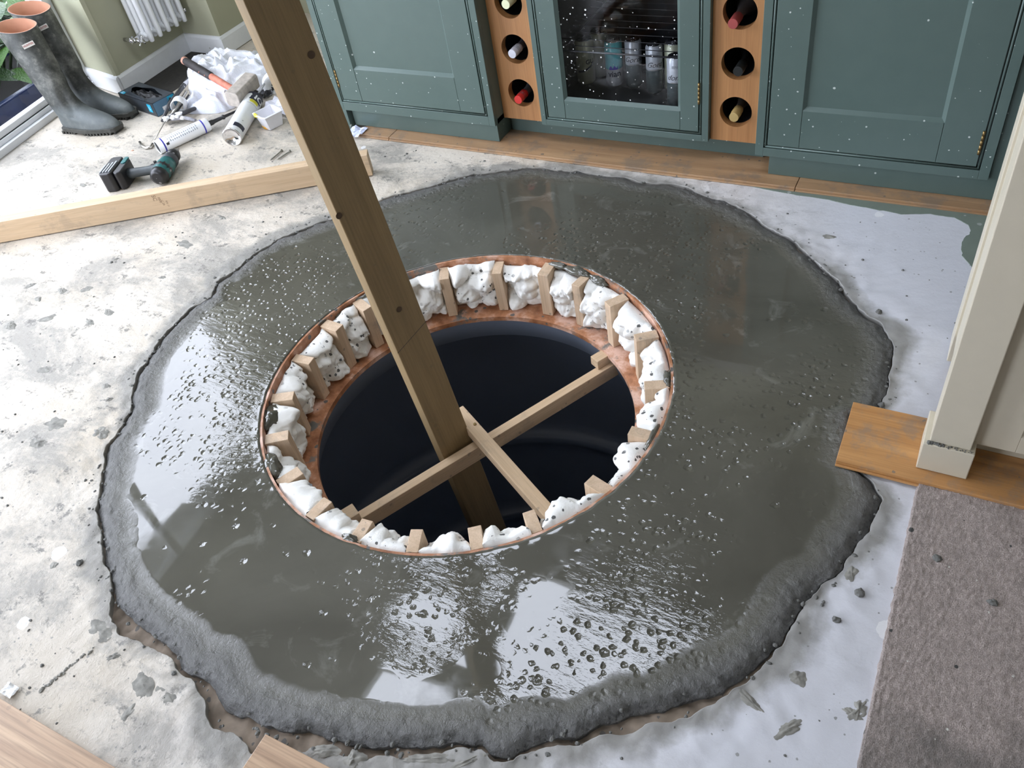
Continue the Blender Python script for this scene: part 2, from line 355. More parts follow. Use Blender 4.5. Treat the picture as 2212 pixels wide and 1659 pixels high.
R_out = []; TR = []
sw = math.radians
for i in range(NTH):
    th = 2 * PI * i / NTH; d = dirp(th)
    r = outline(th) + .012 * fbm(d * 9 + V((5, 0, 0)), 4, .6); R_out.append(r)
    dg = math.degrees(th)
    def bumpw(c, w_): x = (dg - c + 180) % 360 - 180; return math.exp(-(x / w_) ** 2)
    tr = .002 + .032 * bumpw(248, 3.5) + .022 * bumpw(255, 4) + .034 * bumpw(269, 5) + .050 * bumpw(279, 6) + .018 * bumpw(294, 7) + .024 * bumpw(318, 11)
    TR.append(tr * (1 + .5 * fbm(d * 14 + V((0, 9, 0)), 3)))
# ---------------- floor (one slab, hole under the cement)
def build_floor():
    X0, X1, Y0, Y1 = -4.0, 2.6, -2.6, 3.45
    mb = MB(); NR = 64; ed = []
    for j in range(NR + 1):
        for i in range(NTH):
            th = 2 * PI * i / NTH; d = dirp(th); r0 = R_out[i] + TR[i]
            tx = ((X1 if d.x > 0 else X0) - HC.x) / d.x if abs(d.x) > 1e-6 else 1e9
            ty = ((Y1 if d.y > 0 else Y0) - HC.y) / d.y if abs(d.y) > 1e-6 else 1e9
            r1 = min(tx, ty)
            if j == 0: p = HC + d * (r0 + .004); z = -.05; s = 0
            else:
                s = ((j - 1) / (NR - 1)) ** 2.2; r = r0 + (r1 - r0) * s; p = HC + d * r
                dist = r - r0; am = .0035 * math.exp(-dist / .10) + .0009 * math.exp(-dist / .9)
                z = am * fbm(V((p.x, p.y, 0)) * 22, 4, .6)
                if j == 1: z -= .004
                s = dist
            mb.v.append(V((p.x, p.y, z))); ed.append(s)
    mb.f = [(j * NTH + i, j * NTH + (i + 1) % NTH, (j + 1) * NTH + (i + 1) % NTH, (j + 1) * NTH + i) for j in range(NR) for i in range(NTH)]
    mb.sm = [True] * len(mb.f); mb.mi = [0] * len(mb.f); mb.f = [f[::-1] for f in mb.f]
    o = obj('floor', mb, M_floor, kind='structure', label='bare patchy screed floor round the wet cement'); a = o.data.attributes.new('edge', 'FLOAT', 'POINT'); a.data.foreach_set('value', ed); return o
floor = build_floor()
def build_cement():
    mb = MB(); NR = 96; ed = []
    for j in range(NR + 2):
        for i in range(NTH):
            th = 2 * PI * i / NTH; d = dirp(th); r1 = R_out[i]
            inner = RH + .0025 * fbm(d * 14, 3) 
            if j == NR + 1: p = HC + d * (r1 - .002); z = -.035; e = 1
            elif j == 0: p = HC + d * inner; z = -.02; e = 0
            else:
                s = (j - 1) / (NR - 1); r = inner + (r1 - inner) * (1 - (1 - s) ** 1.35); p = HC + d * r; od = r1 - r
                q = V((p.x, p.y, 0))
                e = max(0, min(1, 1 - od / (.105 + .05 * noise.noise(q * 2.3) + .03 * noise.noise(q * 9))))
                rough = max(0, 1 - od / .075)
                z = .0016 + .0007 * noise.noise(q * 2.2) + .00022 * noise.noise(q * 9) + e * e * .0010 * fbm(q * 60, 4, .7)
                z += rough * .0034 * fbm(q * 48 + V((0, 0, 4)), 4, .68) - .010 * max(0, 1 - od / .022) ** 1.5 * (1 + fbm(q * 12, 2)) + .003 * math.exp(-((od - .035) / .02) ** 2)
                id_ = r - inner; z += .0014 * math.exp(-id_ / .012) * (1 + fbm(q * 30, 2))
            mb.v.append(V((p.x, p.y, z))); ed.append(e)
    n = NR + 1
    mb.f = [(j * NTH + i, (j + 1) * NTH + i, (j + 1) * NTH + (i + 1) % NTH, j * NTH + (i + 1) % NTH) for j in range(n) for i in range(NTH)]
    mb.sm = [True] * len(mb.f); mb.mi = [0] * len(mb.f)
    o = obj('wet_cement_surround', mb, M_cement, label='wide ragged ring of wet grey cement round the open hatch', cat='cement'); a = o.data.attributes.new('edge', 'FLOAT', 'POINT'); a.data.foreach_set('value', ed); return o
cement = build_cement()
def build_trench():
    mb = MB(); NR = 8
    for j in range(NR):
        for i in range(NTH):
            th = 2 * PI * i / NTH; d = dirp(th); r = R_out[i] - .03 + (TR[i] + .06) * j / (NR - 1); p = HC + d * r
            mb.v.append(V((p.x, p.y, -.017 + .007 * fbm(p * 30, 4, .6))))
    mb.f = [(j * NTH + i, (j + 1) * NTH + i, (j + 1) * NTH + (i + 1) % NTH, j * NTH + (i + 1) % NTH) for j in range(NR - 1) for i in range(NTH)]
    mb.sm = [True] * len(mb.f); mb.mi = [0] * len(mb.f)
    obj('hardcore_rubble', mb, M_rubble, parent=floor, kind='stuff', label='brown rubble showing in the gap beside the cement')
build_trench()
def rock(mb, c, r, seed):
    rnd = random.Random(seed); ph = V((rnd.random() * 50, rnd.random() * 50, 0)); sx = [rnd.uniform(.7, 1.3) for _ in range(3)]
    nu, nv = 8, 5; vs = []
    for j in range(nv):
        for i in range(nu):
            a = 2 * PI * i / nu; b = PI * (j / (nv - 1)) * .5
            q = V((math.cos(a) * math.cos(b) * sx[0], math.sin(a) * math.cos(b) * sx[1], math.sin(b) * .7 * sx[2])); q *= r * (1 + .35 * noise.noise(q * 1.7 + ph)); vs.append(V(c) + q)
    mb.add(vs, [(j * nu + i, j * nu + (i + 1) % nu, (j + 1) * nu + (i + 1) % nu, (j + 1) * nu + i) for j in range(nv - 1) for i in range(nu)], False)
# crumbs of cement scattered on the slab: uncountable
mb = MB(); rnd = random.Random(3)
for k in range(1500):
    i = rnd.randrange(NTH); th = 2 * PI * i / NTH; d = dirp(th)
    if k < 520: r = R_out[i] + rnd.uniform(-.035, .03)
    else: r = R_out[i] + TR[i] + abs(rnd.gauss(0, .38))
    p = HC + d * r
    if p.x < -3.6 or p.x > 1 or p.y > 2.28 or p.y < -.1 or (p.x > .05 and p.y < 1.5): continue
    if k >= 520 and (rnd.random() < .35 + .4 * (p.x > -.6) or noise.noise(p * 4) < -.05): continue
    rock(mb, (p.x, p.y, -.001 + (.001 if k >= 520 else 0)), rnd.choice([.0018, .0022, .003, .004]) * (1 if k >= 520 else 1.25), k)
obj('cement_crumbs', mb, M_crumb, kind='stuff', label='scattered grey cement crumbs on the screed floor', cat='debris')
for k, (px, py, r, lb) in enumerate([(172,1216,.008,'small dark cement lump on the pale floor left of the cement'),(1857,1281,.011,'round grey cement lump on the white strip beside the carpet'),(1807,1340,.009,'pair-sized dark lump on the white floor below the round lump'),(241,567,.007,'round brown pebble on the mottled floor below the timber'),(1701,462,.004,'tiny white chip on the blue white floor by the cabinets'),(2025,1206,.009,'grey cement lump pressed in the carpet dark stain'),(2144,1302,.009,'grey cement lump at the right of the carpet'),(1904,875,.010,'wet grey lump on the cement edge by the loose board'),(1898,675,.011,'flattish grey lump on the white floor beside the cement bulge')]):
    mb = MB(); p = at(px, py, .0 if px < 1950 else .012); rock(mb, (0, 0, 0), r, 900 + k)
    o = obj('cement_lump', mb, M_crumb, label=lb, cat='lump', group='lumps of cement on the floor'); o.location = p
M_smear = plain('mortar_smear', (.25, .242, .215), .85, nz=.4, sc_=60, bmp=.8)
mb = MB(); rnd = random.Random(8)
for px, py, sx_, sy_, h_ in [(398,527,.050,.022,.002),(65,617,.022,.014,.006),(134,628,.026,.014,.006),(188,624,.028,.016,.003),(22,704,.028,.018,.009),(83,646,.020,.012,.006),(101,689,.034,.018,.003),(235,675,.024,.014,.003),(98,798,.030,.020,.002),(231,834,.018,.010,.006),(119,913,.036,.028,.002),(83,957,.028,.018,.005),(217,935,.030,.020,.008),(235,863,.016,.010,.006),(195,696,.030,.012,.003),(215,1362,.040,.020,.003),(310,1478,.036,.020,.003),(372,1512,.050,.014,.002),(118,1222,.014,.010,.003),(245,1418,.018,.010,.007),(276,1543,.010,.022,.002),(1856,1532,.014,.030,.006),(1840,1540,.022,.010,.003),(1702,1574,.030,.012,.003),(1625,1518,.034,.009,.003),(1724,1462,.018,.018,.002),(1840,1238,.010,.018,.003),(1830,598,.020,.014,.003),(1795,512,.024,.010,.002),(700,1622,.03,.012,.006),(765,1642,.02,.018,.009),(930,1640,.05,.010,.005),(1010,1645,.04,.010,.005),(330,890,.012,.008,.004),(600,420,.03,.012,.002),(480,470,.03,.01,.003),(250,560,.014,.008,.004),(350,600,.018,.01,.003),(180,400,.03,.012,.002),(420,300,.03,.02,.001)]:
    c_ = at(px, py, 0); rz_ = rnd.uniform(-.5, .9); nu_, nv_ = 30, 7; R2 = Matrix.Rotation(rz_, 3, 'Z')
    def f_(u, v):
        a = 2 * PI * u; q = V((math.cos(a), math.sin(a), 0)); k = v * (1 + .38 * fbm(q * 1.1 + V((px, py, 0)), 2, .5) + .16 * fbm(q * 7 + V((px, py, 0)), 3, .7)); z = .6 * h_ * (1 - v ** 2) * (.7 + 1.2 * noise.noise(V((q.x * v * 3 + px, q.y * v * 3, py)))) + .0012 * (1 - v) - .0006
        return c_ + R2 @ V((q.x * sx_ * k, q.y * sy_ * k, 0)) + V((0, 0, z))
    mb.grid(f_, nu_, nv_, wrap=True)
gq = [at(88, 1492, 0), at(200, 1402, 0)]
for k in range(24): rock(mb, gq[0].lerp(gq[1], k / 23) + V((rnd.uniform(-.003, .003), rnd.uniform(-.003, .003), -.001)), rnd.uniform(.003, .006), 4000 + k)
mb.f = [q[::-1] for q in mb.f]
obj('mortar_smears', mb, M_smear, parent=floor, kind='stuff', label='grey mortar smears and clods dried on the pale floor')
# green old underlay showing at the far right corner
gp = [(1590,395),(1650,408),(1720,421),(1790,431),(1835,442),(1890,452),(1945,462),(2010,462),(2062,470),(2092,486),(2098,500),(2082,515),(2076,532),(2078,552),(2098,575),(2112,608),(2118,640)]
loop = [at(*p, .001).xy for p in gp]; pts = []
for a, b in zip(loop, loop[1:]):
    for k in range(6):
        q = a.lerp(b, k / 6); n_ = .004 * noise.noise(V((q.x, q.y, 0)) * 60); pts.append((q.x + n_, q.y - n_))
pts += [(.20, loop[-1].y), (.20, 2.33), (loop[0].x, 2.33)]
plate('green_underlay', pts, [], -.02, .0018, M_greenscreed, parent=floor, label='dark green patch of old screed where the white skim stops')

# ------------------------------------------------------------------ hatch frame
hf = empty('hatch_frame', (HC.x, HC.y, -.16), label='round plywood hatch frame packed with timber spacers and white foam', cat='frame')
ZF = -.160
def ringmb(r0, r1, z0, z1, seg=160):
    mb = MB(); prof = [(r0, z0), (r1, z0), (r1, z1), (r0, z1), (r0, z0)]
    return mb.lathe(prof, Matrix.Translation(HC), seg, smooth=False)
recalc(obj('collar', ringmb(RH - .007, RH - .0005, ZF, .0015), M_ply, hf))
recalc(obj('flange', ringmb(.443, RH, ZF - .016, ZF), M_ply, hf))
ANG = [126.2,107.1,89.1,75.1,58.6,38.9,17.5,-1.8,-22.4,-42.8,-57.6,-73.5,-88.8,-104.1,-121,-138,-155.6,-172.8,170.7,157.3,141.5]
ANG = sorted(a % 360 for a in ANG)
rnd = random.Random(11)
for k, a in enumerate(ANG):
    th = math.radians(a); wd = rnd.uniform(.028, .034); dp = .062; top = rnd.uniform(-.014, -.004); tw = rnd.uniform(-.12, .12)
    if 240 < a < 330: top = rnd.uniform(-.004, .004)
    M = Matrix.Translation(HC) @ Matrix.Rotation(th, 4, 'Z') @ Matrix.Translation((.504, 0, 0)) @ Matrix.Rotation(tw, 4, 'Z') @ Matrix.Rotation(rnd.uniform(-.02, .02), 4, 'X')
    mb = MB().box((-dp / 2, -wd / 2, ZF + .001), (dp / 2, wd / 2, top), M); obj('spacer', mb, M_pinez, hf, bevel=.0012)
# foam between spacers
def foam(a0, a1, seed):
    rnd = random.Random(seed); mb = MB(); nu, nv = 46, 44; s = V((seed * 7.3, 0, 0)); lumps = [(rnd.uniform(.1, .9), (k + .5) / 4 + rnd.uniform(-.06, .06), rnd.uniform(.55, 1)) for k in range(4)] + [(rnd.random(), rnd.random(), rnd.uniform(.3, .6)) for _ in range(5)]
    top = rnd.uniform(-.020, -.008); wid = (a1 - a0) * .50; near = 235 < math.degrees((a0 + a1) / 2) % 360 < 345
    if near: top = rnd.uniform(-.006, .002)
    def prof(u, v):
        th = a0 + (a1 - a0) * u; z = ZF + .002 + (top - ZF) * v
        h = .034
        for lu, lv, lr in lumps:
            dx = (u - lu) * (a1 - a0) * .5; dz = (v - lv) * .15; rr = .040 * lr; q = 1 - (dx * dx / 1.6 + dz * dz) / (rr * rr)
            if q > 0: h = max(h, .038 + .038 * lr * math.sqrt(q))
        edge = min(1, min(u, 1 - u) / .10) ** .5 if 0 < u < 1 else 0
        ev = min(1, v / .06) ** .5 * min(1, (1 - v) / .10) ** .5 if 0 < v < 1 else 0
        w0 = V((math.cos(th) * .5, math.sin(th) * .5, z)) + s
        h = (h + .012 * noise.noise(w0 * 13) + .011 * noise.noise(w0 * 30) + .0060 * noise.noise(w0 * 70) + .002 * noise.noise(w0 * 160))
        h = max(.003, h * (.45 + .55 * edge) * (.3 + .7 * ev))
        jz = .010 * noise.noise(w0 * 22 + V((0, 5, 0))) * (1 if v > .5 else .5)
        r = min(RH - .009, RH - .009 - h); return HC + dirp(th) * r + V((0, 0, z + jz if v > 0 else z))
    mb.grid(prof, nu, nv)
    # close the top towards the collar
    n0 = len(mb.v); topi = [(nv - 1) * nu + i for i in range(nu)]
    for i in range(nu):
        th = a0 + (a1 - a0) * i / (nu - 1); mb.v.append(HC + dirp(th) * (RH - .008) + V((0, 0, top - .012)))
    for i in range(nu - 1): mb.f.append((topi[i], topi[i + 1], n0 + i + 1, n0 + i)); mb.sm.append(True); mb.mi.append(0)
    return mb
for k, a in enumerate(ANG):
    b = ANG[(k + 1) % len(ANG)] + (360 if k == len(ANG) - 1 else 0)
    gap = math.radians(1.5)
    obj('foam', foam(math.radians(a) + gap, math.radians(b) - gap, 50 + k), M_foam, hf)
# cement slumped over the rim
def blob(mb, c, sx, sy, sz, seed, rz=0, nu=28, nv=12, amp=.3, fr=1.6):
    ph = V((seed * 3.7, seed, 0)); R_ = Matrix.Rotation(rz, 3, 'Z')
    def f(u, v):
        a = 2 * PI * u; b = PI * (v - .5); q = V((math.cos(a) * math.cos(b), math.sin(a) * math.cos(b), math.sin(b)))
        k = 1 + amp * fbm(q * fr + ph, 4, .6); return V(c) + R_ @ V((q.x * sx * k, q.y * sy * k, q.z * sz * k))
    return mb.grid(f, nu, nv, wrap=True)
for k, (a, z, s1, s2, s3) in enumerate([(79, -.006, .016, .05, .010), (71, -.01, .014, .035, .012), (86, -.004, .012, .03, .009), (-128, -.012, .022, .05, .014), (-90, -.010, .012, .025, .016), (20, -.008, .012, .03, .010), (-2, -.008, .010, .04, .009), (212, -.02, .03, .045, .02), (150, -.008, .010, .06, .009), (162, -.02, .012, .04, .009)]):
    mb = blob(MB(), HC + dirp(math.radians(a)) * (RH - .014) + V((0, 0, z)), s1, s2, s3, k, math.radians(a)); o = obj('cement_smear', mb, M_cement, hf)
mb = MB(); p0 = at(645, 1062, -.055)
mb.grid(lambda u, v: p0 + V(((u - .5) * .06, (v - .5) * .05, .016 * fbm(V((u * 3, v * 3, 1)), 3) + .012)), 12, 12, smooth=False)
obj('torn_packet_scrap', mb, plain('foil_scrap', (.75, .78, .85), .3, .3), label='crumpled silver white packet scrap on foam at the left rim', cat='scrap')

# ------------------------------------------------------------------ pit
def liner():
    mb = MB(); pr = [(.452, ZF - .018), (.47, -.26), (.66, -.36), (.74, -.44)]
    z = -.44
    while z > -2.3:
        pr += [(.75, z - .02)]
        if any(abs(z - q) < .03 for q in (-1.02, -1.50, -1.98)): pr += [(.712, z - .030), (.704, z - .036), (.704, z - .07), (.75, z - .10)]; z -= .10
        z -= .04
    pr += [(.74, -2.33), (.60, -2.36), (.0, -2.36)]
    return mb.lathe(pr, Matrix.Translation(HC), 128)
o = obj('pit_liner', liner(), M_liner, label='dark navy ribbed plastic liner of the deep round pit', cat='pit liner'); o.data.flip_normals()

# ------------------------------------------------------------------ timbers
def beam(name, p0, p1, wdt, hgt, mat, up=V((0, 0, 1)), bev=.0015, parent=None, **kw):
    "timber whose top centre line runs from p0 to p1, object x along it"
    L = (V(p1) - V(p0)).length; M = frame(p0, V(p1) - V(p0), up); mb = MB().box((0, -wdt / 2, -hgt), (L, wdt / 2, 0))
    o = obj(name, mb, mat, None, bevel=bev, **kw); o.matrix_basis = M; return o
# leaning post
wv = V((.41, .912, 0)).normalized()
pa = at(957.5, 987, -.20); pb = at(1018, 945, -.20); nrm = V((wv.y, -wv.x, 0)); TH = .046
pd = ray(1678, 2630).normalized()          # direction down the post
pc = (pa + pb) / 2 - nrm * (TH / 2); Wp = (pb - pa).length
def onpost(z): return pc + pd * ((z + .20) / pd.z)
post = empty('timber_post', onpost(-2.34), label='tall brown timber post standing in the pit and rising out of frame', cat='post')
top = onpost(2.55); bot = onpost(-2.34); L = (top - bot).length
M = Matrix((-pd, wv - pd * wv.dot(pd), (-pd).cross(wv - pd * wv.dot(pd)))).transposed().to_4x4(); M.translation = bot
post.matrix_basis = M
mb = MB().box((0, -Wp / 2, -TH / 2), (L, Wp / 2, TH / 2)); obj('post_timber', mb, M_post, post, world=False, bevel=.002)
# pencil line on the east face
Mi = M.inverted()
def face_pt(px, py, zf):
    d = Mi.to_3x3() @ ray(px, py); o_ = Mi @ EYE; t = (zf - o_.z) / d.z; return o_ + d * t
zf = TH / 2 if (Mi @ EYE).z > 0 else -TH / 2
a = face_pt(859, 763, zf); b = face_pt(921, 693, zf); sg = 1 if zf > 0 else -1
mb = MB(); u = (b - a).normalized(); n2 = V((-u.y, u.x, 0)) * .0007
mb.add([a - n2 + V((0, 0, sg * .0004)), b - n2 + V((0, 0, sg * .0004)), b + n2 + V((0, 0, sg * .0004)), a + n2 + V((0, 0, sg * .0004))], [(0, 1, 2, 3)])
obj('pencil_line', mb, M_ink, post, world=False, label='thin dark diagonal pencil line')
for px, py in [(732, 466), (672, 118), (862, 668)]:
    c_ = face_pt(px, py, zf); mb = MB(); mb.lathe([(0, 0), (.006, 0), (.0075, -.0005)], Matrix.Translation(c_ + V((0, 0, sg * .0005))), 14); obj('knot', mb, plain('dark_knot', (.07, .04, .02), .7), post, world=False)
# lower battens
z1 = -.20
A = (at(773, 1106, z1) + at(777.9, 1121, z1)) / 2; B = (at(1293, 792, z1) + at(1304, 800, z1)) / 2
dr = (B - A).normalized(); wB = .030
c0 = at(880, 1050, z1)
A2 = HC + (A - HC) - dr * .095; B2 = B + dr * .055; A2.z = B2.z = z1
b1 = beam('long_batten', A2, B2, .027, .05, M_pine, label='long pale batten spanning the pit from lower left to upper right', cat='batten')
o = beam('packer_block', A2 + dr * .005 + V((0, 0, .032)), A + V((0, 0, .032)), .042, .031, M_pine, label='short pale packer block on the lower left batten end', cat='block', group='packer blocks on the batten ends')
o = beam('packer_block', at(1283, 776, z1 + .032), at(1283, 776, z1 + .032) + dr * .075, .034, .031, M_pine, label='short pale packer block on the upper right batten end', cat='block', group='packer blocks on the batten ends')
z2 = -.155
a = at(1002, 886, z2); b = (at(1189, 1131, z2) + at(1228, 1131, z2)) / 2; a = (at(1040, 922, z2) + at(1010, 905, z2)) / 2 ; q1 = at(1027, 926, z2); dd = (b - q1).normalized()
b2 = beam('short_batten', q1 - dd * .10, b + dd * .055, .036, .034, M_pine, label='pale batten screwed across the long batten toward the near rim', cat='batten')
sp = at(1026, 917, z2); mb = MB().lathe([(0, .0035), (.0018, .003), (.004, .0035), (.0045, .001), (.0045, -.004)], Matrix.Translation(sp), 16); obj('screw_head', mb, M_brass, b2, label='brass screw head')
# timber on the floor at the left
E0 = at(0, 527, 0); E1 = at(690, 402, 0); dr3 = (E1 - E0).normalized(); nb = V((-dr3.y, dr3.x, 0))
e1 = at(806, 386, 0); tt = (e1 - E0).dot(dr3)
S0 = E0 - dr3 * .35 + nb * .023; S1 = E0 + dr3 * tt + nb * .023; BH = .082
ft = beam('floor_timber', S0 + V((0, 0, BH + .004)), S1 + V((0, 0, BH + .004)), .046, BH, M_pine, label='long pale sawn timber lying on edge across the bare floor', cat='timber')
Fm = wm(ft)
for txt, px, py, sz in [('SC', 333, 428, .020), ('0000', 345, 432, .012), ('C 24', 352, 438, .011), ('XX-11', 362, 440, .010)]:
    q = at(px, py, .04); d = ray(px, py); n_ = Fm.to_3x3() @ V((0, -1, 0)); pt = Fm @ V((0, -.023, 0)); t = (pt - EYE).dot(n_) / d.dot(n_); q = EYE + d * t
    Mt = frame(q + n_ * .0004, V((0, 0, -1)), n_); tm = text_mb(txt, sz); m2 = MB().add([Mt @ v for v in tm.v], tm.f); obj('stamp', m2, M_stamp, ft)

# ------------------------------------------------------------------ floor boards
def plank(xa, xb, ya, yb, ztop, th=.012, mat=M_floorwood, lip=True, name='floorboard', **kw):
    mb = MB().box((xa, ya, ztop - th), (xb, yb, ztop));
    if lip: mb.box((xa, ya - .006, ztop - th), (xb, ya, ztop - th + .005))
    return obj(name, mb, mat, floor, bevel=.0012, **kw)
xj1 = at(855, 283, .012).x; xj2 = at(1718, 405, .012).x
for xa, xb in ((at(778, 285, .012).x, xj1 - .001), (xj1 + .001, xj2 - .001), (xj2 + .001, .9)): plank(xa, xb, 2.322, 2.56, .013)
# stub board at the right
pq = [at(1845, 880, .02), at(1803, 990, .02), at(1980, 1040, .02), at(2010, 905, .02)]
plank(-.087, .9, 1.276, 1.462, .020, th=.014, mat=wood('orange_oak_floorboard', (.40, .19, .065), (.58, .31, .12), 0, 24, .35, dirt=.45, dirtcol=(.20, .19, .17)), label='orange oak board end jutting from under the cream leg')
plank(.10, .9, 1.466, 1.66, .014)
# laminate at the bottom
plank(-2.6, -.95, -.09, .108, .012, mat=M_lam); plank(-2.6, -.95, -.29, -.092, .012, mat=M_lam)
plank(-.910, .30, .09, .277, .013, mat=M_lam, label='pale laminate board end poking in at the bottom'); plank(-.910, .30, -.11, .088, .013, mat=M_lam)
# carpet
def carpet():
    mb = MB(); nu, nv = 300, 420; x0 = .078; W_ = 1.1; Y1 = 1.288; H_ = 1.75
    def f(u, v):
        x = x0 + W_ * u ** 1.25; y = Y1 - H_ * v + .10 * (x - x0); 
        if u == 0: x += .0035 * noise.noise(V((0, y * 60, 0)))
        if v == 0: y += .003 * noise.noise(V((x * 60, 0, 3)))
        z = .0125 + .0013 * fbm(V((x, y, 0)) * 150, 3, .8) + .0010 * noise.noise(V((x, y, 0)) * 14)
        if u == 0 or v == 0: z = -.002
        if 0 < u < .008: z -= .003
        return V((x, y, z))
    mb.grid(f, nu, nv); mb.f = [q[::-1] for q in mb.f]
    return obj('carpet', mb, M_carpet, label='dirty taupe carpet edge beside the white floor strip', cat='carpet')
carpet()

# ------------------------------------------------------------------ green cabinets
ZB = .085; ZT = .80
def bar(mb, x0, x1, z0, z1, y0, y1): return mb.box((min(x0, x1), min(y0, y1), min(z0, z1)), (max(x0, x1), max(y0, y1), max(z0, z1)))
def cab_door(par, x0, x1, z0, z1, yf, sl, sr, rb, glass=False):
    "inset shaker door with its face at yf"
    d = empty('door', (0, 0, 0)); d.parent = par; d.matrix_basis = wm(par).inverted() @ Matrix.Translation(((x0 + x1) / 2, yf, z0)); T = .022; rt = .09
    def part(n, mb, m=M_green, **k): return obj(n, mb, m, d, bevel=.0012, **k)
    part('stile', bar(MB(), x0, x0 + sl, z0, z1, yf, yf + T)); part('stile', bar(MB(), x1 - sr, x1, z0, z1, yf, yf + T))
    part('rail', bar(MB(), x0 + sl + .0008, x1 - sr - .0008, z0, z0 + rb, yf + .0004, yf + T)); part('rail', bar(MB(), x0 + sl, x1 - sr, z1 - rt, z1, yf, yf + T))
    a0, a1, c0, c1 = x0 + sl, x1 - sr, z0 + rb, z1 - rt
    # sloping moulding round the panel
    mb = MB(); m_ = .010; dp = .011
    o_ = [V((a0, yf + .001, c0)), V((a1, yf + .001, c0)), V((a1, yf + .001, c1)), V((a0, yf + .001, c1))]; i_ = [V((a0 + m_, yf + dp, c0 + m_)), V((a1 - m_, yf + dp, c0 + m_)), V((a1 - m_, yf + dp, c1 - m_)), V((a0 + m_, yf + dp, c1 - m_))]
    mb.add(o_ + i_, [(k, (k + 1) % 4, 4 + (k + 1) % 4, 4 + k) for k in range(4)]); obj('moulding', mb, M_green, d)
    if glass: obj('pane', bar(MB(), a0, a1, c0, c1, yf + dp + .002, yf + dp + .006), M_tint, d, label='dark glass pane spattered with white specks')
    else: obj('panel', bar(MB(), a0, a1, c0, c1, yf + dp, yf + dp + .008), M_green, d)
    return d
def face_frame(par, X0, X1, x0, x1, z0, z1, yf):
    mb = MB(); D = .02; g = .0030; bd = .0115
    bar(mb, X0, x0 - bd, ZB, ZT, yf, yf + D); bar(mb, x1 + bd, X1, ZB, ZT, yf, yf + D); bar(mb, x0 - bd, x1 + bd, ZB, z0 - bd, yf, yf + D); bar(mb, x0 - bd, x1 + bd, z1 + bd, ZT, yf, yf + D)
    obj('face_frame', mb, M_green, par, bevel=.001)
    mb = MB(); r = .0032
    for p, q in (((x0 - g - r, z0 - g - r), (x0 - g - r, z1)), ((x1 + g + r, z0 - g - r), (x1 + g + r, z1)), ((x0 - g - r, z0 - g - r), (x1 + g + r, z0 - g - r))):
        mb.tube([(p[0], yf + .0035, p[1]), (q[0], yf + .0035, q[1])], r, 10)
    obj('bead', mb, M_green, par)
    mb = MB(); bar(mb, x0 - bd, x0 - .0005, z0 - bd, z1, yf + .012, yf + .018); bar(mb, x1 + .0005, x1 + bd, z0 - bd, z1, yf + .012, yf + .018); bar(mb, x0 - bd, x1 + bd, z0 - bd, z0 - .0005, yf + .012, yf + .018); obj('bead_back', mb, M_green, par)
def hinge(par, x, z0, z1, yf):
    mb = MB(); n = 5
    for k in range(n):
        a = z0 + (z1 - z0) * k / n; mb.tube([(x, yf - .0005, a + .0004), (x, yf - .0005, z0 + (z1 - z0) * (k + 1) / n - .0004)], .0038, 10)
    obj('hinge', mb, M_brass, par, label='aged brass butt hinge')
def carcass(par, X0, X1, yf, yb, hollow=False, bottom=True):
    mb = MB(); t = .018
    bar(mb, X0, X0 + t, ZB, ZT, yf + .02, yb); bar(mb, X1 - t, X1, ZB, ZT, yf + .02, yb); bar(mb, X0, X1, ZB, ZB + t, yf + .02, yb); bar(mb, X0, X1, ZT - t, ZT, yf + .02, yb); bar(mb, X0, X1, ZB, ZT, yb - t, yb)
    obj('carcass', mb, M_green, par)
YF = 2.362; YB = 2.95
c1 = empty('green_cabinet', (-1.84, YF, 0), label='green cupboard at the left with plinth and leg behind the post', cat='cabinet')
carcass(c1, -2.192, -1.49, YF, YB); face_frame(c1, -2.192, -1.49, -2.155, -1.526, .131, .765, YF)
cab_door(c1, -2.155, -1.526, .131, .765, YF, .090, .100, .126); hinge(c1, -2.157, .180, .248, YF)
obj('plinth', bar(MB(), -2.150, -1.496, .0135, ZB, 2.382, 2.40).box((-1.514, 2.40, .0135), (-1.496, 2.50, ZB)), M_green, c1, bevel=.001)
obj('leg', bar(MB(), -2.192, -2.160, .0, ZB, YF, 2.42), M_green, c1, bevel=.001)
c3 = empty('green_cabinet', (-.24, YF, 0), label='large green cupboard at the right with paint specks and brass hinge', cat='cabinet')
carcass(c3, -.563, .089, YF, YB); face_frame(c3, -.563, .089, -.527, .051, .124, .765, YF)
cab_door(c3, -.527, .051, .124, .765, YF, .094, .104, .121); hinge(c3, .0485, .162, .233, YF)
obj('plinth', bar(MB(), -.522, .60, .0135, ZB, 2.380, 2.40).box((-.522, 2.40, .0135), (-.504, 2.50, ZB)), M_green, c3, bevel=.001)
obj('end_panel', bar(MB(), .090, .60, ZB, ZT, 2.376, 2.396), M_green, c3, bevel=.001)
YG = 2.408
c2 = empty('drinks_fridge_cabinet', (-1.03, YG, 0), label='green cabinet with a dark glass door showing drink cans', cat='cabinet')
face_frame(c2, -1.326, -.727, -1.296, -.760, .118, .765, YG); cab_door(c2, -1.296, -.760, .118, .765, YG, .066, .060, .066, glass=True); hinge(c2, -.7585, .214, .284, YG)
mb = MB(); bar(mb, -1.326, -.727, ZB, .11, YG + .02, YB); bar(mb, -1.326, -1.31, ZB, ZT, YG + .02, YB); bar(mb, -.743, -.727, ZB, ZT, YG + .02, YB); bar(mb, -1.326, -.727, ZT - .02, ZT, YG + .02, YB)
obj('carcass', mb, M_green, c2)
mb = MB(); t = .012; fx0, fx1, fz0, fz1, fy0, fy1 = -1.300, -.750, .112, .775, YG + .030, 2.93
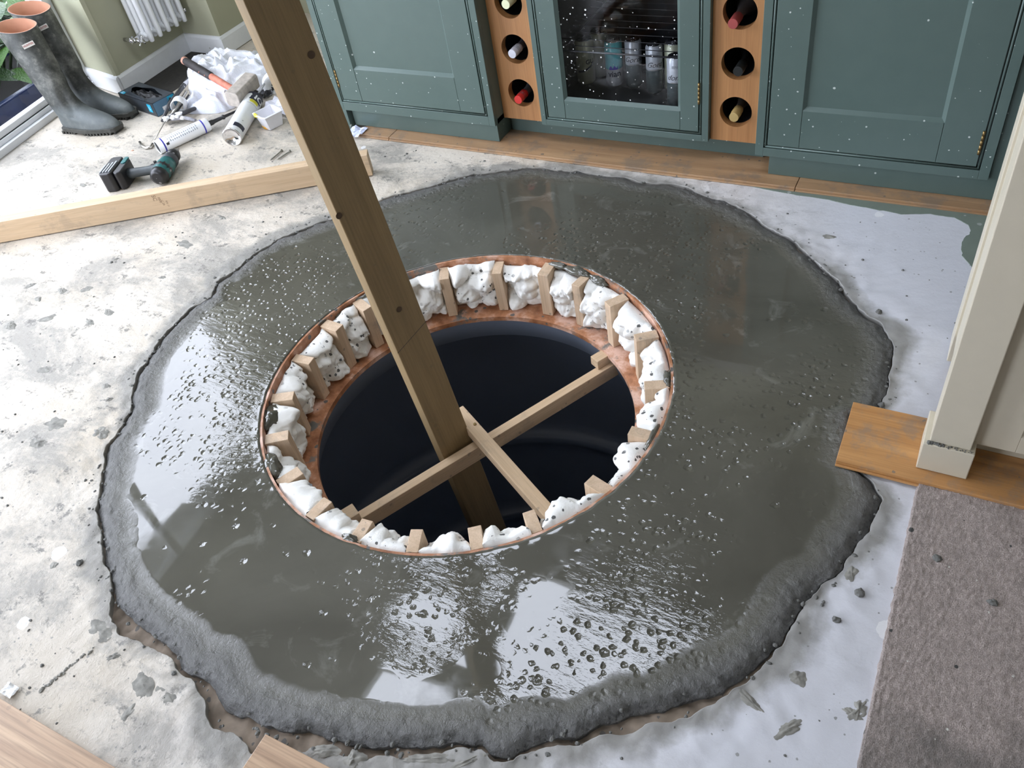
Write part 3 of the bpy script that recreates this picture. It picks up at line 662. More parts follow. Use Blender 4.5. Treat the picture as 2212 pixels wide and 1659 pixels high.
bar(mb, fx0, fx1, fz0, fz0 + t, fy0, fy1); bar(mb, fx0, fx0 + t, fz0, fz1, fy0, fy1); bar(mb, fx1 - t, fx1, fz0, fz1, fy0, fy1); bar(mb, fx0, fx1, fz0, fz1, fy1 - t, fy1); bar(mb, fx0, fx1, fz1 - t, fz1, fy0, fy1)
obj('fridge_cavity', mb, plain('fridge_interior', (.045, .046, .05), .3), c2)
mb = MB()
for k in range(8): y = fy0 + .06 + k * .052; mb.tube([(fx0 + t, y, .335), (fx1 - t, y, .335)], .0013, 6)
for x in (fx0 + .05, fx1 - .05): mb.tube([(x, fy0 + .02, .332), (x, fy1 - .02, .332)], .0025, 6)
mb.tube([(fx0 + t, fy0 + .02, .335), (fx1 - t, fy0 + .02, .335)], .003, 6); obj('wire_shelf', mb, plain('dark_wire', (.06, .06, .065), .3), c2)
obj('plinth', bar(MB(), -1.49, -.563, .0135, ZB - .002, 2.475, 2.495), M_green, c2)
# wine racks
def rack(name, x0, x1, xc, lab):
    r = empty(name, ((x0 + x1) / 2, 2.43, ZB), label=lab, cat='wine rack'); zs = [.186, .342, .495, .650]; R_ = .0505
    holes = [[(xc + R_ * math.cos(2 * PI * k / 40), z + R_ * math.sin(2 * PI * k / 40)) for k in range(40)] for z in zs]
    MM = Matrix(((1, 0, 0, 0), (0, 0, 1, 0), (0, 1, 0, 0), (0, 0, 0, 1)))
    o = plate('front_board', [(x0, ZB), (x1, ZB), (x1, ZT), (x0, ZT)], holes, 2.430, 2.458, M_oak, MM, r)
    for z in zs:
        mb = MB().lathe([(R_ + .0005, .026), (R_ + .003, .05), (R_ + .003, .40), (0, .40)], Matrix.Translation((xc, 2.43, z)) @ Matrix.Rotation(-PI / 2, 4, 'X'), 40)
        o = obj('bore', mb, M_pure_black, r)
    mb = MB(); bar(mb, x0, x0 + .008, ZB, ZT, 2.46, 2.9); bar(mb, x1 - .008, x1, ZB, ZT, 2.46, 2.9); bar(mb, x0, x1, ZB, ZB + .01, 2.46, 2.9); obj('housing', mb, M_pure_black, r)
    return r
rack('wine_rack', -1.489, -1.327, -1.405, 'oak wine rack column between left cupboard and glass door')
rack('wine_rack', -.726, -.564, -.647, 'oak wine rack column between glass door and right cupboard')
def bottle(px, py, cap, glass, neck, lab, band=None, y=2.398):
    c = atY(px, py, y); b = empty('wine_bottle', c, label=lab, cat='bottle', group='wine bottles in the racks', mat=Matrix.Translation(c) @ Matrix.Rotation(-PI / 2, 4, 'X'))
    g = plain('bottle_glass', glass, .15); cm = plain('bottle_capsule', cap, .35, nz=.08)
    obj('body', MB().lathe([(.0125, .05), (.0135, .085), (.020, .115), (.036, .15), (.038, .30), (.030, .33), (0, .33)], None, 28), plain('neck', neck, .35) if neck else g, b, world=False)
    pr = [(.0150, .0012), (.0150, .052), (.0128, .055)]
    obj('capsule', MB().lathe(pr, None, 28).lathe([(0, 0), (.0142, 0)], None, 28).lathe([(.0142, 0), (.0150, .0012)], None, 28), cm, b, world=False)
    if band:
        mb = MB()
        for zz in (.022, .027, .032): mb.lathe([(.0150, zz), (.0158, zz + .001), (.0150, zz + .0022)], None, 24)
        obj('capsule_ring', mb, plain('capsule_band', band, .3), b, world=False)
bottle(1092, 10, (.72, .74, .50), (.05, .06, .04), None, 'wine bottle with cream capsule, top left rack hole')
bottle(1106, 117, (.55, .56, .62), (.02, .02, .025), (.10, .10, .12), 'wine bottle with ringed silver screw cap in the left rack', (.20, .20, .22))
bottle(1119, 216, (.55, .030, .025), (.02, .02, .025), (.10, .10, .11), 'wine bottle with bright red capsule in the left rack', (.12, .03, .03))
bottle(1583, 52, (.33, .065, .06), (.02, .02, .02), (.13, .115, .115), 'wine bottle with dull red tip and grey neck', None)
bottle(1594, 155, (.012, .014, .014), (.01, .01, .01), None, 'wine bottle with plain black capsule, right rack middle hole')
bottle(1585, 254, (.42, .30, .12), (.03, .03, .02), (.07, .06, .05), 'wine bottle with gold capsule in the right rack lowest hole', (.30, .20, .07))
# worktop
o = obj('worktop', bar(MB(), -2.22, .62, ZT + .002, ZT + .032, 2.33, YB + .03), plain('worktop_stone', (.35, .34, .32), .25), bevel=.003, label='stone worktop over the green cabinets', cat='worktop')
# cans
def can(px, py, r, h, body, lab, top='', name='drink_can', split=None, zf=.125):
    c = at(px, py, zf); e = empty(name, c, label=lab, cat='can', group='drink cans in the fridge')
    bm_ = plain('can_print', body, .3, .2, nz=.04)
    zs = h * (split[0] if split else 1)
    prb = [(r * .75, 0), (r * .80, .002), (r, .008), (r, zs)]
    if split:
        obj('lower_body', MB().lathe(prb, None, 32), plain('can_lower_print', split[1], .3, .4, nz=.2, sc_=40), e, world=False)
        obj('body', MB().lathe([(r, zs), (r, h - .010), (r * .84, h - .002)], None, 32), bm_, e, world=False)
    else: obj('body', MB().lathe(prb[:-1] + [(r, h - .010), (r * .84, h - .002)], None, 32), bm_, e, world=False)
    mb = MB().lathe([(r * .84, h - .002), (r * .86, h), (r * .82, h), (r * .78, h - .004), (0, h - .004)], None, 32); obj('lid', mb, M_chrome, e, world=False)
    obj('ring_pull', MB().tube([(.012 * math.cos(q) * .7, .012 * math.sin(q), h - .0025) for q in [2 * PI * k / 12 for k in range(13)]], .0014, 6), M_chrome, e, world=False)
    return e, c
def can_text(e, c, txt, size, z, r, m, shear=0, off=0, bold=0):
    ang = math.atan2(-c.y, -c.x) + off; tm = text_mb(txt, size, shear=shear, bold=bold); w_ = wrap(tm, Matrix.Identity(4), r + .0006, ang, z); obj('lettering', w_, m, e, world=False)
RC = .033
e, c = can(1268, 176, RC, .160, (.58, .58, .42), 'beige tall can lettered GU standing at the fridge left'); can_text(e, c, 'GU', .022, .085, RC, M_ink, off=.5, bold=.0006)
mb = MB(); an = math.atan2(-c.y, -c.x)
mb.grid(lambda u, v: V(((RC + .0005) * math.cos(an - .9 + 1.9 * u), (RC + .0005) * math.sin(an - .9 + 1.9 * u), .052 + .026 * u * u + (v - .5) * .008)), 14, 2); obj('printed_arc', mb, M_navy, e, world=False)
e, c = can(1329, 180, .031, .160, (.62, .64, .70), 'aqua topped water can lettered vian', split=(.40, (.66, .66, .70))); bd_ = [q for q in bpy.data.objects if q.parent == e and q.name.startswith('body')][0]; bd_.data.materials.clear(); bd_.data.materials.append(plain('aqua_print', (.10, .46, .50), .3, nz=.35, sc_=26)); can_text(e, c, 'vian', .030, .048, .031, M_navy, bold=.0006)
mb = MB(); an = math.atan2(-c.y, -c.x); mb.grid(lambda u, v: V(((.0316) * math.cos(an - .6 + 1.0 * u), .0316 * math.sin(an - .6 + 1.0 * u), .064 + v * (.004 + .010 * abs(math.sin(u * 7.5))))), 22, 2); obj('printed_peaks', mb, M_blueband, e, world=False)
for px, py, tx, lb, off in ((1371, 184, 'Gordo', 'white and silver can with script Gordo beside the aqua can', 0), (1415, 196, 'Gord', 'white and silver can with script Gord, set nearer the glass', 0), (1460, 224, 'don\u2019s', 'nearest white and silver can with script don\u2019s at the right jamb', -.1)):
    e, c = can(px, py, .0285, .168, (.60, .62, .66), lb, split=(.50, (.10, .13, .13))); can_text(e, c, tx, .026, .104, .0285, M_ink, shear=.45, off=off); can_text(e, c, 'LONDON DRY', .0055, .086, .0285, M_brass)
    can_text(e, c, 'SPECIAL DRY\nGIN & TONIC', .0045, .140, .0285, M_ink)
can(1456, 190, RC, .165, (.50, .52, .38), 'plain beige can behind the rightmost silver can')
can(1298, 160, RC, .160, (.42, .42, .30), 'plain beige can deep in the fridge behind the aqua can')

# ------------------------------------------------------------------ cream unit on the right
cu = empty('cream_dresser', (.3, 1.6, 0), label='cream painted kitchen unit with square leg on the right', cat='unit')
obj('leg', MB().box((.079, 1.320, .098), (.156, 1.40, .90)), M_cream, cu, bevel=.002)
obj('foot_block', MB().box((.068, 1.310, .0205), (.165, 1.41, .098)), M_cream, cu, bevel=.002)
obj('side_panel', MB().box((.090, 1.40, .10), (.110, 1.74, .90)).box((.084, 1.66, .02), (.11, 1.76, .90)), M_cream, cu, bevel=.002)
mb = MB(); bar(mb, .156, .235, .09, .9, 1.350, 1.37); bar(mb, .235, .9, .09, .135, 1.350, 1.37); bar(mb, .9, .98, .09, .9, 1.35, 1.37); obj('face_frame', mb, M_cream, cu, bevel=.0012)
mb = MB(); m_ = .012; a0, a1, c0, c1_ = .235, .9, .135, .86
mb.add([V((a0, 1.350, c0)), V((a1, 1.350, c0)), V((a1, 1.350, c1_)), V((a0, 1.350, c1_)), V((a0 + m_, 1.362, c0 + m_)), V((a1 - m_, 1.362, c0 + m_)), V((a1 - m_, 1.362, c1_ - m_)), V((a0 + m_, 1.362, c1_ - m_))], [(k, (k + 1) % 4, 4 + (k + 1) % 4, 4 + k) for k in range(4)]); obj('moulding', mb, M_cream, cu)
obj('panel', bar(MB(), .24, .9, .14, .88, 1.362, 1.372), M_cream, cu)
obj('plinth', bar(MB(), .165, .98, .0205, .092, 1.405, 1.42), M_cream, cu)
obj('top', MB().box((.06, 1.29, .902), (1.0, 1.9, .935)), plain('unit_top', (.35, .34, .32), .3), cu, bevel=.003)
mb = MB(); rnd = random.Random(5)
for k in range(70): t_ = rnd.random(); rock(mb, (.078 + .085 * t_ ** 1.5, 1.316 + rnd.uniform(-.004, .003), .0985), rnd.uniform(.0012, .0045) * (1.2 - t_), k)
obj('cement_crumbs', mb, M_crumb, cu, kind='stuff')

# ------------------------------------------------------------------ room shell
def wall(name, pts, z0, z1, m, th=.02):
    "vertical sheet with thickness along a polyline"
    mb = MB()
    for a, b in zip(pts, pts[1:]):
        a = V((*a, 0)); b = V((*b, 0)); d = (b - a).normalized(); n = V((-d.y, d.x, 0)) * th
        mb.add([a + V((0, 0, z0)), b + V((0, 0, z0)), b + V((0, 0, z1)), a + V((0, 0, z1)), a + n + V((0, 0, z0)), b + n + V((0, 0, z0)), b + n + V((0, 0, z1)), a + n + V((0, 0, z1))], [(0, 1, 2, 3), (7, 6, 5, 4), (4, 5, 1, 0), (3, 2, 6, 7), (0, 3, 7, 4), (5, 6, 2, 1)])
    return obj(name, mb, m, kind='structure')
WA, WB_, WD, WE = (-3.875, 2.499), (-3.53, 2.426), (-3.545, 2.90), (-3.29, 2.889)
# thickness goes to the left of the direction of travel, away from the room
wall('wall_northwest', [WE, (-3.29, 3.42)][::1], -.02, ROOF_Z, M_olive)
wall('wall_alcove', [WA, WB_, WD, WE], -.02, ROOF_Z, M_olive)
wall('wall_north', [(-3.31, 3.40), (2.6, 3.40)], -.02, ROOF_Z, M_olive); wall('wall_east', [(2.56, 3.42), (2.56, -2.6)], -.02, ROOF_Z, M_wallw)
# south wall: piers and header round an unseen opening added for fill light
wall('wall_south', [(2.6, -2.6), (-1.9, -2.6)], -.02, ROOF_Z, M_wallw); wall('wall_south_pier', [(-3.5, -2.6), (-4.0, -2.6)], -.02, ROOF_Z, M_wallw); wall('wall_south_header', [(-1.9, -2.6), (-3.5, -2.6)], 2.35, ROOF_Z, M_wallw)
wall('wall_west', [(-4.0, -2.6), (-4.0, -1.2)], -.02, ROOF_Z, M_wallw)
def skirt(pts, h=.092, t=.014):
    mb = MB()
    for a, b in zip(pts, pts[1:]):
        a = V((*a, 0)); b = V((*b, 0)); d = (b - a).normalized(); n = V((d.y, -d.x, 0)); ex = d * t
        P = [(0.001, .004), (t, .004), (t, h - .012), (t * .55, h - .002), (0.001, h)]
        vs = [a - ex * 0 + n * u + V((0, 0, z)) for u, z in P] + [b + ex * .6 + n * u + V((0, 0, z)) for u, z in P]; k = len(P)
        mb.add(vs, [tuple(range(k)), tuple(range(2 * k - 1, k - 1, -1))] + [(i, k + i, k + (i + 1) % k, (i + 1) % k) for i in range(k)])
    return recalc(obj('baseboard_alcove', mb, M_white_gloss, kind='structure'))
skirt([WA, WB_, WD, WE]); o = skirt([(-3.29, 2.875), (-3.29, 3.38)]); o.name = 'baseboard_northwest'
obj('trim_floor_gap', MB().box((-3.53, 2.43, .0), (-3.29, 3.38, .0022)), plain('dark_floor_gap', (.035, .032, .028), .9, nz=.3, sc_=50), kind='structure')
# ceiling with the roof light openings
def poly(*p): return list(p)
SK = [poly((-1.57, 1.30), (-1.57, 2.10), (-.56, 2.10), (-.56, 1.92), (-1.02, 1.40)), poly((-2.26, 1.52), (-2.16, 1.80), (-1.93, 1.82), (-1.66, 1.46), (-1.87, 1.43)), poly((-2.12, .98), (-2.09, 1.29), (-1.72, 1.34), (-1.62, 1.25), (-1.60, 1.10)), poly((-1.85, 2.05), (-1.69, 2.08), (-1.65, 1.84), (-1.78, 1.90))]
k_ = (ROOF_Z + 1.5) / 4.0
SK = [[(x * k_, y * k_) for x, y in p] for p in SK]
plate('ceiling', [(-4.05, -2.65), (2.62, -2.65), (2.62, 3.45), (-4.05, 3.45)], SK, ROOF_Z, ROOF_Z + .06, M_ceiling, kind='structure')
for n_, p in enumerate(SK): plate('window_%d' % (n_ + 3), p, [], ROOF_Z + .025, ROOF_Z + .031, M_clear, kind='structure')
# west sliding door: angled slightly like the track in the picture
G0 = V((-3.67 + .055, 1.40, 0)); g0 = at(0, 345, 0); g1 = at(120, 255, 0); gd = V((g1.x - g0.x, g1.y - g0.y, 0)).normalized()
gs = V((g0.x, g0.y, 0)); tN = (2.47 - gs.y) / gd.y; tS = (-1.2 - gs.y) / gd.y; gn = V((-gd.y, gd.x, 0))     # gn points outward (west)
Mg = Matrix((gd, gn, V((0, 0, 1)))).transposed().to_4x4(); Mg.translation = gs
dw = empty('door_1', gs + gd * .3, kind='structure'); M_frame = plain('white_door_frame', (.74, .76, .78), .3, nz=.02)
obj('track', MB().box((tS, .0, .0), (tN, .10, .030), Mg).box((tS, .022, .030), (tN, .085, .050), Mg), M_frame, dw, bevel=.002)
obj('bottom_rail', MB().box((tS, .034, .050), (tN, .075, .078), Mg), M_frame, dw, bevel=.003)
obj('gasket', MB().box((tS, .031, .048), (tN, .034, .053), Mg), M_pure_black, dw)
for a in (tN - .03, tS, -.42, -1.75):
    obj('stile', MB().box((a, .034, .05), (a + .05, .075, 2.42), Mg), M_frame, dw, bevel=.003)
obj('top_rail', MB().box((tS, .02, 2.42), (tN + .02, .09, ROOF_Z), Mg), M_frame, dw)
obj('pane', MB().box((tS, .052, .07), (tN, .058, 2.42), Mg), M_clear, dw)
obj('trim_door_jamb', MB().box((tN + .022, -.02, .0), (tN + .075, .16, ROOF_Z), Mg), M_cream, kind='structure')
# unseen glazing behind the camera, added and sized to light south-facing fronts
dw = empty('door_added_south', (-1, -2.6, 0), kind='structure')
for x in (-3.5, -2.75, -1.96): obj('stile', MB().box((x, -2.64, 0), (x + .06, -2.58, 2.35)), M_frame, dw)
obj('pane', MB().box((-3.5, -2.613, .02), (-1.9, -2.607, 2.35)), M_clear, dw)

# ------------------------------------------------------------------ radiator
ra = empty('column_radiator', (-3.46, 2.7, .17), label='white column radiator hung on the olive wall', cat='radiator')
for k in range(5):
    y = 2.622 + k * .056
    s_ = empty('section', (0, 0, 0)); s_.parent = ra; s_.matrix_basis = Matrix.Translation((0, y - 2.7, 0))
    mb = MB()
    for x in (-3.505, -3.470, -3.435): mb.tube([(x, y, .17 + .004), (x, y, .178), (x, y, .20), (x, y, .85), (x, y, .876)], [.006, .011, .0135, .0135, .008], 12)
    mb.tube([(-3.505, y, .205), (-3.435, y, .205)], .016, 10); mb.tube([(-3.505, y, .845), (-3.435, y, .845)], .016, 10)
    obj('column', mb, M_rad, s_)
obj('header', MB().tube([(-3.470, 2.60, .207), (-3.470, 2.87, .207)], .014, 12).tube([(-3.470, 2.60, .845), (-3.470, 2.87, .845)], .014, 12), M_rad, ra)
def valve(y, s, lab):
    v = empty('radiator_valve', (-3.47, y, .205), label=lab, cat='valve', group='chrome radiator valves')
    y0 = y; mb = MB().tube([(-3.54, y0 - s * .035, .207), (-3.50, y0 - s * .035, .207), (-3.470, y0 - s * .035, .207)], [.009, .010, .013], 12).tube([(-3.47, y0 - s * .045, .207), (-3.47, y0, .207)], [.013, .010], 12); mb.tube([(-3.485, y0 - s * .035, .207), (-3.482, y0 - s * .035, .207)], .017, 6); obj('body', mb, M_chrome, v)
    hc = V((-3.425, y0 - s * .035, .207)); mb = MB().tube([(-3.47, hc.y, .207), hc], [.010, .007], 12)
    for q in range(4):
        a = PI / 4 + q * PI / 2; mb.tube([hc, hc + V((0, math.cos(a) * .018, math.sin(a) * .018)), hc + V((0, math.cos(a) * .024, math.sin(a) * .024))], [.0045, .004, .0055], 8)
    obj('cross_handle', mb, M_chrome, v); obj('index_cap', MB().lathe([(0, .004), (.006, .0035), (.007, 0)], Matrix.Translation(hc + V((.004, 0, 0))) @ Matrix.Rotation(PI / 2, 4, 'Y'), 16), M_white_pl, v)
valve(2.590, 1, 'chrome crosshead valve at the near end of the radiator'); valve(2.885, -1, 'chrome crosshead valve at the far end of the radiator')

# ------------------------------------------------------------------ boots
def boot_mat():
    t = NT('dusty_boot_rubber'); n = t.noise(11, 7, .7); n2 = t.noise(40, 5, .6)
    c = t.ramp(n, [(.38, (.020, .022, .019)), (.52, (.065, .068, .060)), (.66, (.20, .20, .18))]); z = t.sep()[2]
    c = t.mix(t.ma('MULTIPLY', t.step(t.ma('ADD', z, t.ma('MULTIPLY', n2, .03)), .15, .11), .7), c, (.12, .14, .145))
    c = t.mix(t.ma('MULTIPLY', t.step(n2, .62, .72), .5), c, (.26, .25, .22)); return t.out(c, .55, nrm=t.bump(n2, .25, .002))
M_boot = boot_mat(); M_boot_in = plain('boot_lining', (.42, .19, .11), .8); M_sole = plain('boot_sole', (.055, .055, .048), .75, nz=.3, sc_=50)
def boot(heel, toe, topc, lab):
    heel = V(heel); toe = V(toe); d = (toe - heel); d.z = 0; Lb = d.length; d.normalize(); ang = math.atan2(d.y, d.x)
    e = empty('rubber_boot', heel, ang, lab, 'boot', 'pair of rubber boots')
    inv = wm(e).inverted(); tl = inv @ V(topc); H_ = tl.z
    mb = MB(); seg = 36; rings = []
    prof = [(.016, 1.0, .002), (.028, 1.004, -.003), (.042, .995, -.003), (.054, .965, -.001), (.064, .915, .002), (.072, .85, .004), (.080, .77, .005), (.089, .69, .006), (.099, .62, .006), (.112, .555, .006), (.130, .505, .005), (.155, .475, .004), (.185, .465, .0)]
    nsh = 12; lean = V((tl.x - .075, tl.y))
    for k in range(len(prof) + nsh):
        if k < len(prof): z, fx, bx = prof[k]; x0 = bx; x1 = Lb * fx; tt_ = 0
        else:
            t_ = (k - len(prof) + 1) / nsh; z = .185 + (H_ - .185) * t_; w2 = (Lb * .465) + .030 * t_; x0 = 0.0 + (Lb * .465 - w2) * .5; x1 = x0 + w2
        ln = max(0, (z - .05) / (H_ - .05)) ** 1.15; r_ = []
        for q in range(seg):
            a = 2 * PI * q / seg; mx_ = (x0 + x1) / 2; hx = (x1 - x0) / 2; x = mx_ + hx * math.cos(a); u = (x - x0) / (x1 - x0)
            wy = .047 + .004 * u if k < 5 else .049
            if z > .18: wy = .050 + .022 * (z - .18) / (H_ - .18)
            if k < len(prof): # pinched waist, broad forefoot
                wy = (.040 + .012 * math.sin(min(1, max(0, (x / Lb - .30) / .7)) * PI * .8)) * min(1, .80 + .2 * (1 - z / .1)) if x > .12 else .040 + .010 * (z / .18)
            sy = math.copysign(abs(math.sin(a)) ** .85, math.sin(a))
            p_ = V((x + lean.x * ln, wy * sy + lean.y * ln, z - (.014 * math.cos(a) * max(0, z - .3) / .15)))
            n_ = noise.noise(p_ * 16) * .0022 * (1 if z > .06 else .2); r_.append(p_ + V((math.cos(a) * n_, math.sin(a) * n_, 0)))
        rings.append(r_)
    vs = [q for r in rings for q in r]
    mb.add(vs, [(i * seg + k, i * seg + (k + 1) % seg, (i + 1) * seg + (k + 1) % seg, (i + 1) * seg + k) for i in range(len(rings) - 1) for k in range(seg)], True)
    mb.f.append(tuple(range(seg))); mb.sm.append(True); mb.mi.append(0)
    recalc(obj('upper', mb, M_boot, e, world=False)).modifiers.new('sub', 'SUBSURF').levels = 1
    ax = .075
    tr = rings[-1]; cc = sum(tr, V()) / seg
    mb = MB(); lay = []
    for r_, k_, dz in ((rings[-1], 1.0, .002), (rings[-1], .95, .002), (rings[-3], .90, 0), (rings[-6], .84, 0)):
        c2_ = sum(r_, V()) / seg; lay += [c2_ + (q - c2_) * k_ + V((0, 0, dz)) for q in r_]
    mb.add(lay, [(a * seg + k, a * seg + (k + 1) % seg, (a + 1) * seg + (k + 1) % seg, (a + 1) * seg + k) for a in range(3) for k in range(seg)] + [tuple(3 * seg + k for k in range(seg))], True)
    obj('lining', mb, M_boot_in, e, world=False)
    mb = MB().tube([q for q in tr] + [tr[0]], .0022, 6); obj('top_binding', mb, plain('boot_binding', (.10, .10, .10), .6), e, world=False)
    # sole
    def ol(t_, o_=0): # half width along x
        x = t_; w0 = .036 + .014 * math.sin(min(1, max(0, (x / Lb - .15) / .75)) * PI) if x < Lb * .9 else .040
        return w0
    pts = []; n_ = 22
    for k in range(n_ + 1):
        x = -.002 + (Lb + .008) * k / n_; e_ = min(1, math.sqrt(max(0, 1 - ((x - (.03)) / .034) ** 2)) if x < .03 else (math.sqrt(max(0, 1 - ((x - (Lb - .045)) / .053) ** 2)) if x > Lb - .045 else 1))
        pts.append((x, (ol(x) + .003) * e_))
    loop = [(x, w_) for x, w_ in pts] + [(x, -w_) for x, w_ in pts[::-1][1:-1]]
    mb = MB().prism([(x, y) for x, y in loop], .012, .030); recalc(obj('sole', mb, M_sole, e, world=False, bevel=.002))
    mb = MB(); x = .004
    while x < Lb - .01:
        if not (.085 < x < .125): w_ = ol(x) * .96 if x < Lb - .03 else .026; mb.box((x, -w_, 0), (x + .010, w_, .013))
        x += .0165
    obj('tread', mb, M_sole, e, world=False)
    qi = int(seg * (1 - .62 / (2 * PI))) % seg; r5 = rings[-4]; c5 = sum(r5, V()) / seg; tg = (r5[(qi + 1) % seg] - r5[qi - 1]); tg.z = 0; tg.normalize(); upv = (rings[-2][qi] - rings[-6][qi]).normalized(); nn = tg.cross(upv).normalized()
    if nn.dot(r5[qi] - c5) < 0: nn = -nn
    tg = upv.cross(nn).normalized(); lm = Matrix((tg, upv, nn)).transposed().to_4x4(); lm.translation = r5[qi] + nn * .0005 + upv * .012
    obj('label_patch', MB().box((-.024, -.009, 0), (.024, .009, .002), lm), plain('boot_patch', (.62, .60, .55), .6), e, world=False)
    tm = text_mb('HUNTER', .011, bold=.0002); obj('patch_lettering', MB().add([lm @ (v + V((0, 0, .0026))) for v in tm.v], tm.f), plain('boot_patch_red', (.32, .08, .07), .6), e, world=False)
    # strap and buckle at the back outer side
    mb = MB().box((-.004, -.014, -.010), (.004, .014, .010), Matrix.Translation((cc.x - .080, cc.y - .01, H_ - .075))); obj('buckle', mb, M_steel, e, world=False, bevel=.002)
    return e
H1 = at(118, 268, 0); 
boot((-3.555, 2.085, 0), (-3.250, 2.135, 0), (-3.625, 2.155, .432), 'dusty dark rubber boot nearer the camera with tan lining')
boot((-3.620, 2.225, 0), (-3.290, 2.262, 0), (-3.705, 2.298, .445), 'dusty dark rubber boot behind, nearer the olive wall')

# ------------------------------------------------------------------ plants outside
pt = empty('garden_shrub', (-4.3, 2.3, .02), label='broad leaved green shrub outside the glass door', cat='plant')
def leaf_mesh():
    mb = MB(); n = 9
    for k in range(n):
        t_ = k / (n - 1); w_ = .5 * math.sin(PI * t_ ** .8) ** .9 * .55 if 0 < t_ < 1 else 0
        for s_ in (-1, 0, 1): mb.v.append(V((t_, s_ * w_, -.18 * t_ * t_ + .10 * abs(s_) * w_ * 2)))
    for k in range(n - 1):
        for s_ in range(2): mb.f.append((k * 3 + s_, k * 3 + s_ + 1, (k + 1) * 3 + s_ + 1, (k + 1) * 3 + s_)); mb.sm.append(True); mb.mi.append(0)
    return mb
def m_leaf(nm, a, b):
    t = NT(nm); c = t.mix(t.noise(6, 3), a, b); v = t.step(t.ma('ABSOLUTE', t.sep()[1]), .02, .0); c = t.mix(t.ma('MULTIPLY', v, .4), c, (.13, .22, .07)); return t.out(c, .4, nrm=t.bump(t.noise(14, 3), .3, .02))
ML = [m_leaf('bright_leaf', (.035, .105, .012), (.065, .17, .022)), m_leaf('deep_leaf', (.012, .045, .008), (.028, .085, .014))]
lo = []
for m in ML:
    o = obj('leaf', leaf_mesh(), m, pt, world=False); lo.append(o)
rnd = random.Random(21)
for k in range(290):
    src = lo[0 if rnd.random() < .5 else 1]
    o = src if k < 2 and k == ML.index(src.data.materials[0]) else src.copy()
    if o is not src: COL.objects.link(o)
    s_ = rnd.uniform(.13, .21); o.scale = (s_, s_, s_); hz = rnd.uniform(.12, .50) if k < 225 else rnd.uniform(.4, 1.1)
    o.location = (rnd.uniform(-.50, .22), rnd.uniform(-.75, .85), hz); o.rotation_euler = (rnd.uniform(-.5, .5), rnd.uniform(-.2, .6), rnd.uniform(-2.2, 1.2))
for k in range(70):
    o = lo[k % 2].copy(); COL.objects.link(o); s_ = rnd.uniform(.10, .17); o.scale = (s_, s_, s_)
    o.location = (rnd.uniform(-.10, .26), rnd.uniform(-.45, .45), rnd.uniform(.13, .34)); o.rotation_euler = (rnd.uniform(-.4, .4), rnd.uniform(-.1, .6), rnd.uniform(-2.0, .6))
mb = MB()
for k in range(26):
    a = rnd.uniform(-.5, .4); mb.tube([(-.1 + rnd.uniform(-.1, .1), a * .4, -.04), (-.05 + rnd.uniform(-.2, .2), a * .8, .35), (rnd.uniform(-.3, .25), a, rnd.uniform(.5, .8))], [.008, .006, .003], 6)
obj('stems', mb, plain('stem', (.06, .10, .03), .7), pt, world=False)
hedge = MB(); 
for k in range(3200):
    p = V((rnd.uniform(-5.6, -4.95), rnd.uniform(.2, 5.0), rnd.uniform(-.3, 1.15))); a = V((rnd.uniform(-1, 1), rnd.uniform(-1, 1), rnd.uniform(-1, 1))).normalized() * rnd.uniform(.05, .11); b = a.cross(V((rnd.uniform(-1, 1), rnd.uniform(-1, 1), rnd.uniform(-1, 1)))).normalized() * a.length * .3
    hedge.add([p, p + a * .5 + b, p + a, p + a * .5 - b], [(0, 1, 2, 3)])
obj('garden_hedge', hedge, ML[1], kind='stuff', label='dark leafy hedge beyond the glass door', cat='hedge')
e = empty('plant_trough', V((-4.25, 2.1, -.30)), .10, label='large dark blue glazed trough planter outside the door', cat='planter'); M_pot = plain('blue_glaze', (.012, .022, .075), .25, nz=.35, sc_=8)
TL, TW, TH_ = .95, .34, .40
mb = MB().box((-TW, -TL, 0), (TW, -TL + .04, TH_)).box((-TW, TL - .04, 0), (TW, TL, TH_)).box((TW - .04, -TL, 0), (TW, TL, TH_)).box((-TW, -TL, 0), (-TW + .04, TL, TH_)); obj('walls', mb, M_pot, e, world=False, bevel=.008)
obj('soil', MB().box((-TW + .04, -TL + .04, .2), (TW - .04, TL - .04, TH_ - .06)), plain('soil', (.010, .008, .006), .95, bmp=.6), e, world=False)
obj('trim_patio', MB().box((-9, -4, -.36), (-3.95, 6, -.30)), plain('patio_paving', (.20, .19, .17), .8, nz=.2, sc_=8), kind='structure')
obj('trim_threshold', MB().box((-3.96, -2.6, -.30), (-3.84, 2.6, -.001)), plain('threshold_stone', (.22, .21, .19), .8, nz=.2, sc_=8), kind='structure')

# ------------------------------------------------------------------ glove box
b0 = at(268, 228, 0); b1_ = at(342, 253, 0); b2_ = at(388, 224, 0); gx = (b1_ - b0); gl = gx.length; gx.normalize(); gy = V((-gx.y, gx.x, 0)); gw = abs((b2_ - b1_).dot(gy)) * .9; gh = .062
gb = empty('glove_box', b0, math.atan2(gx.y, gx.x), 'torn open black and blue glove box beside the boots', 'box')
M_card = plain('black_card_print', (.035, .042, .05), .45, nz=.3, sc_=14); M_cyan = plain('cyan_print', (.02, .40, .62), .4); M_blueg = plain('blue_grey_card', (.10, .20, .30), .45, nz=.3, sc_=10)
mb = MB(); t = .002
mb.box((0, 0, 0), (gl, t, gh)).box((0, gw - t, 0), (gl, gw, gh)).box((0, 0, 0), (t, gw, gh)).box((0, 0, 0), (gl, gw, t)); obj('carton', mb, M_card, gb, world=False)
obj('end_panel', MB().box((gl - t, 0, 0), (gl, gw, gh)), M_blueg, gb, world=False)
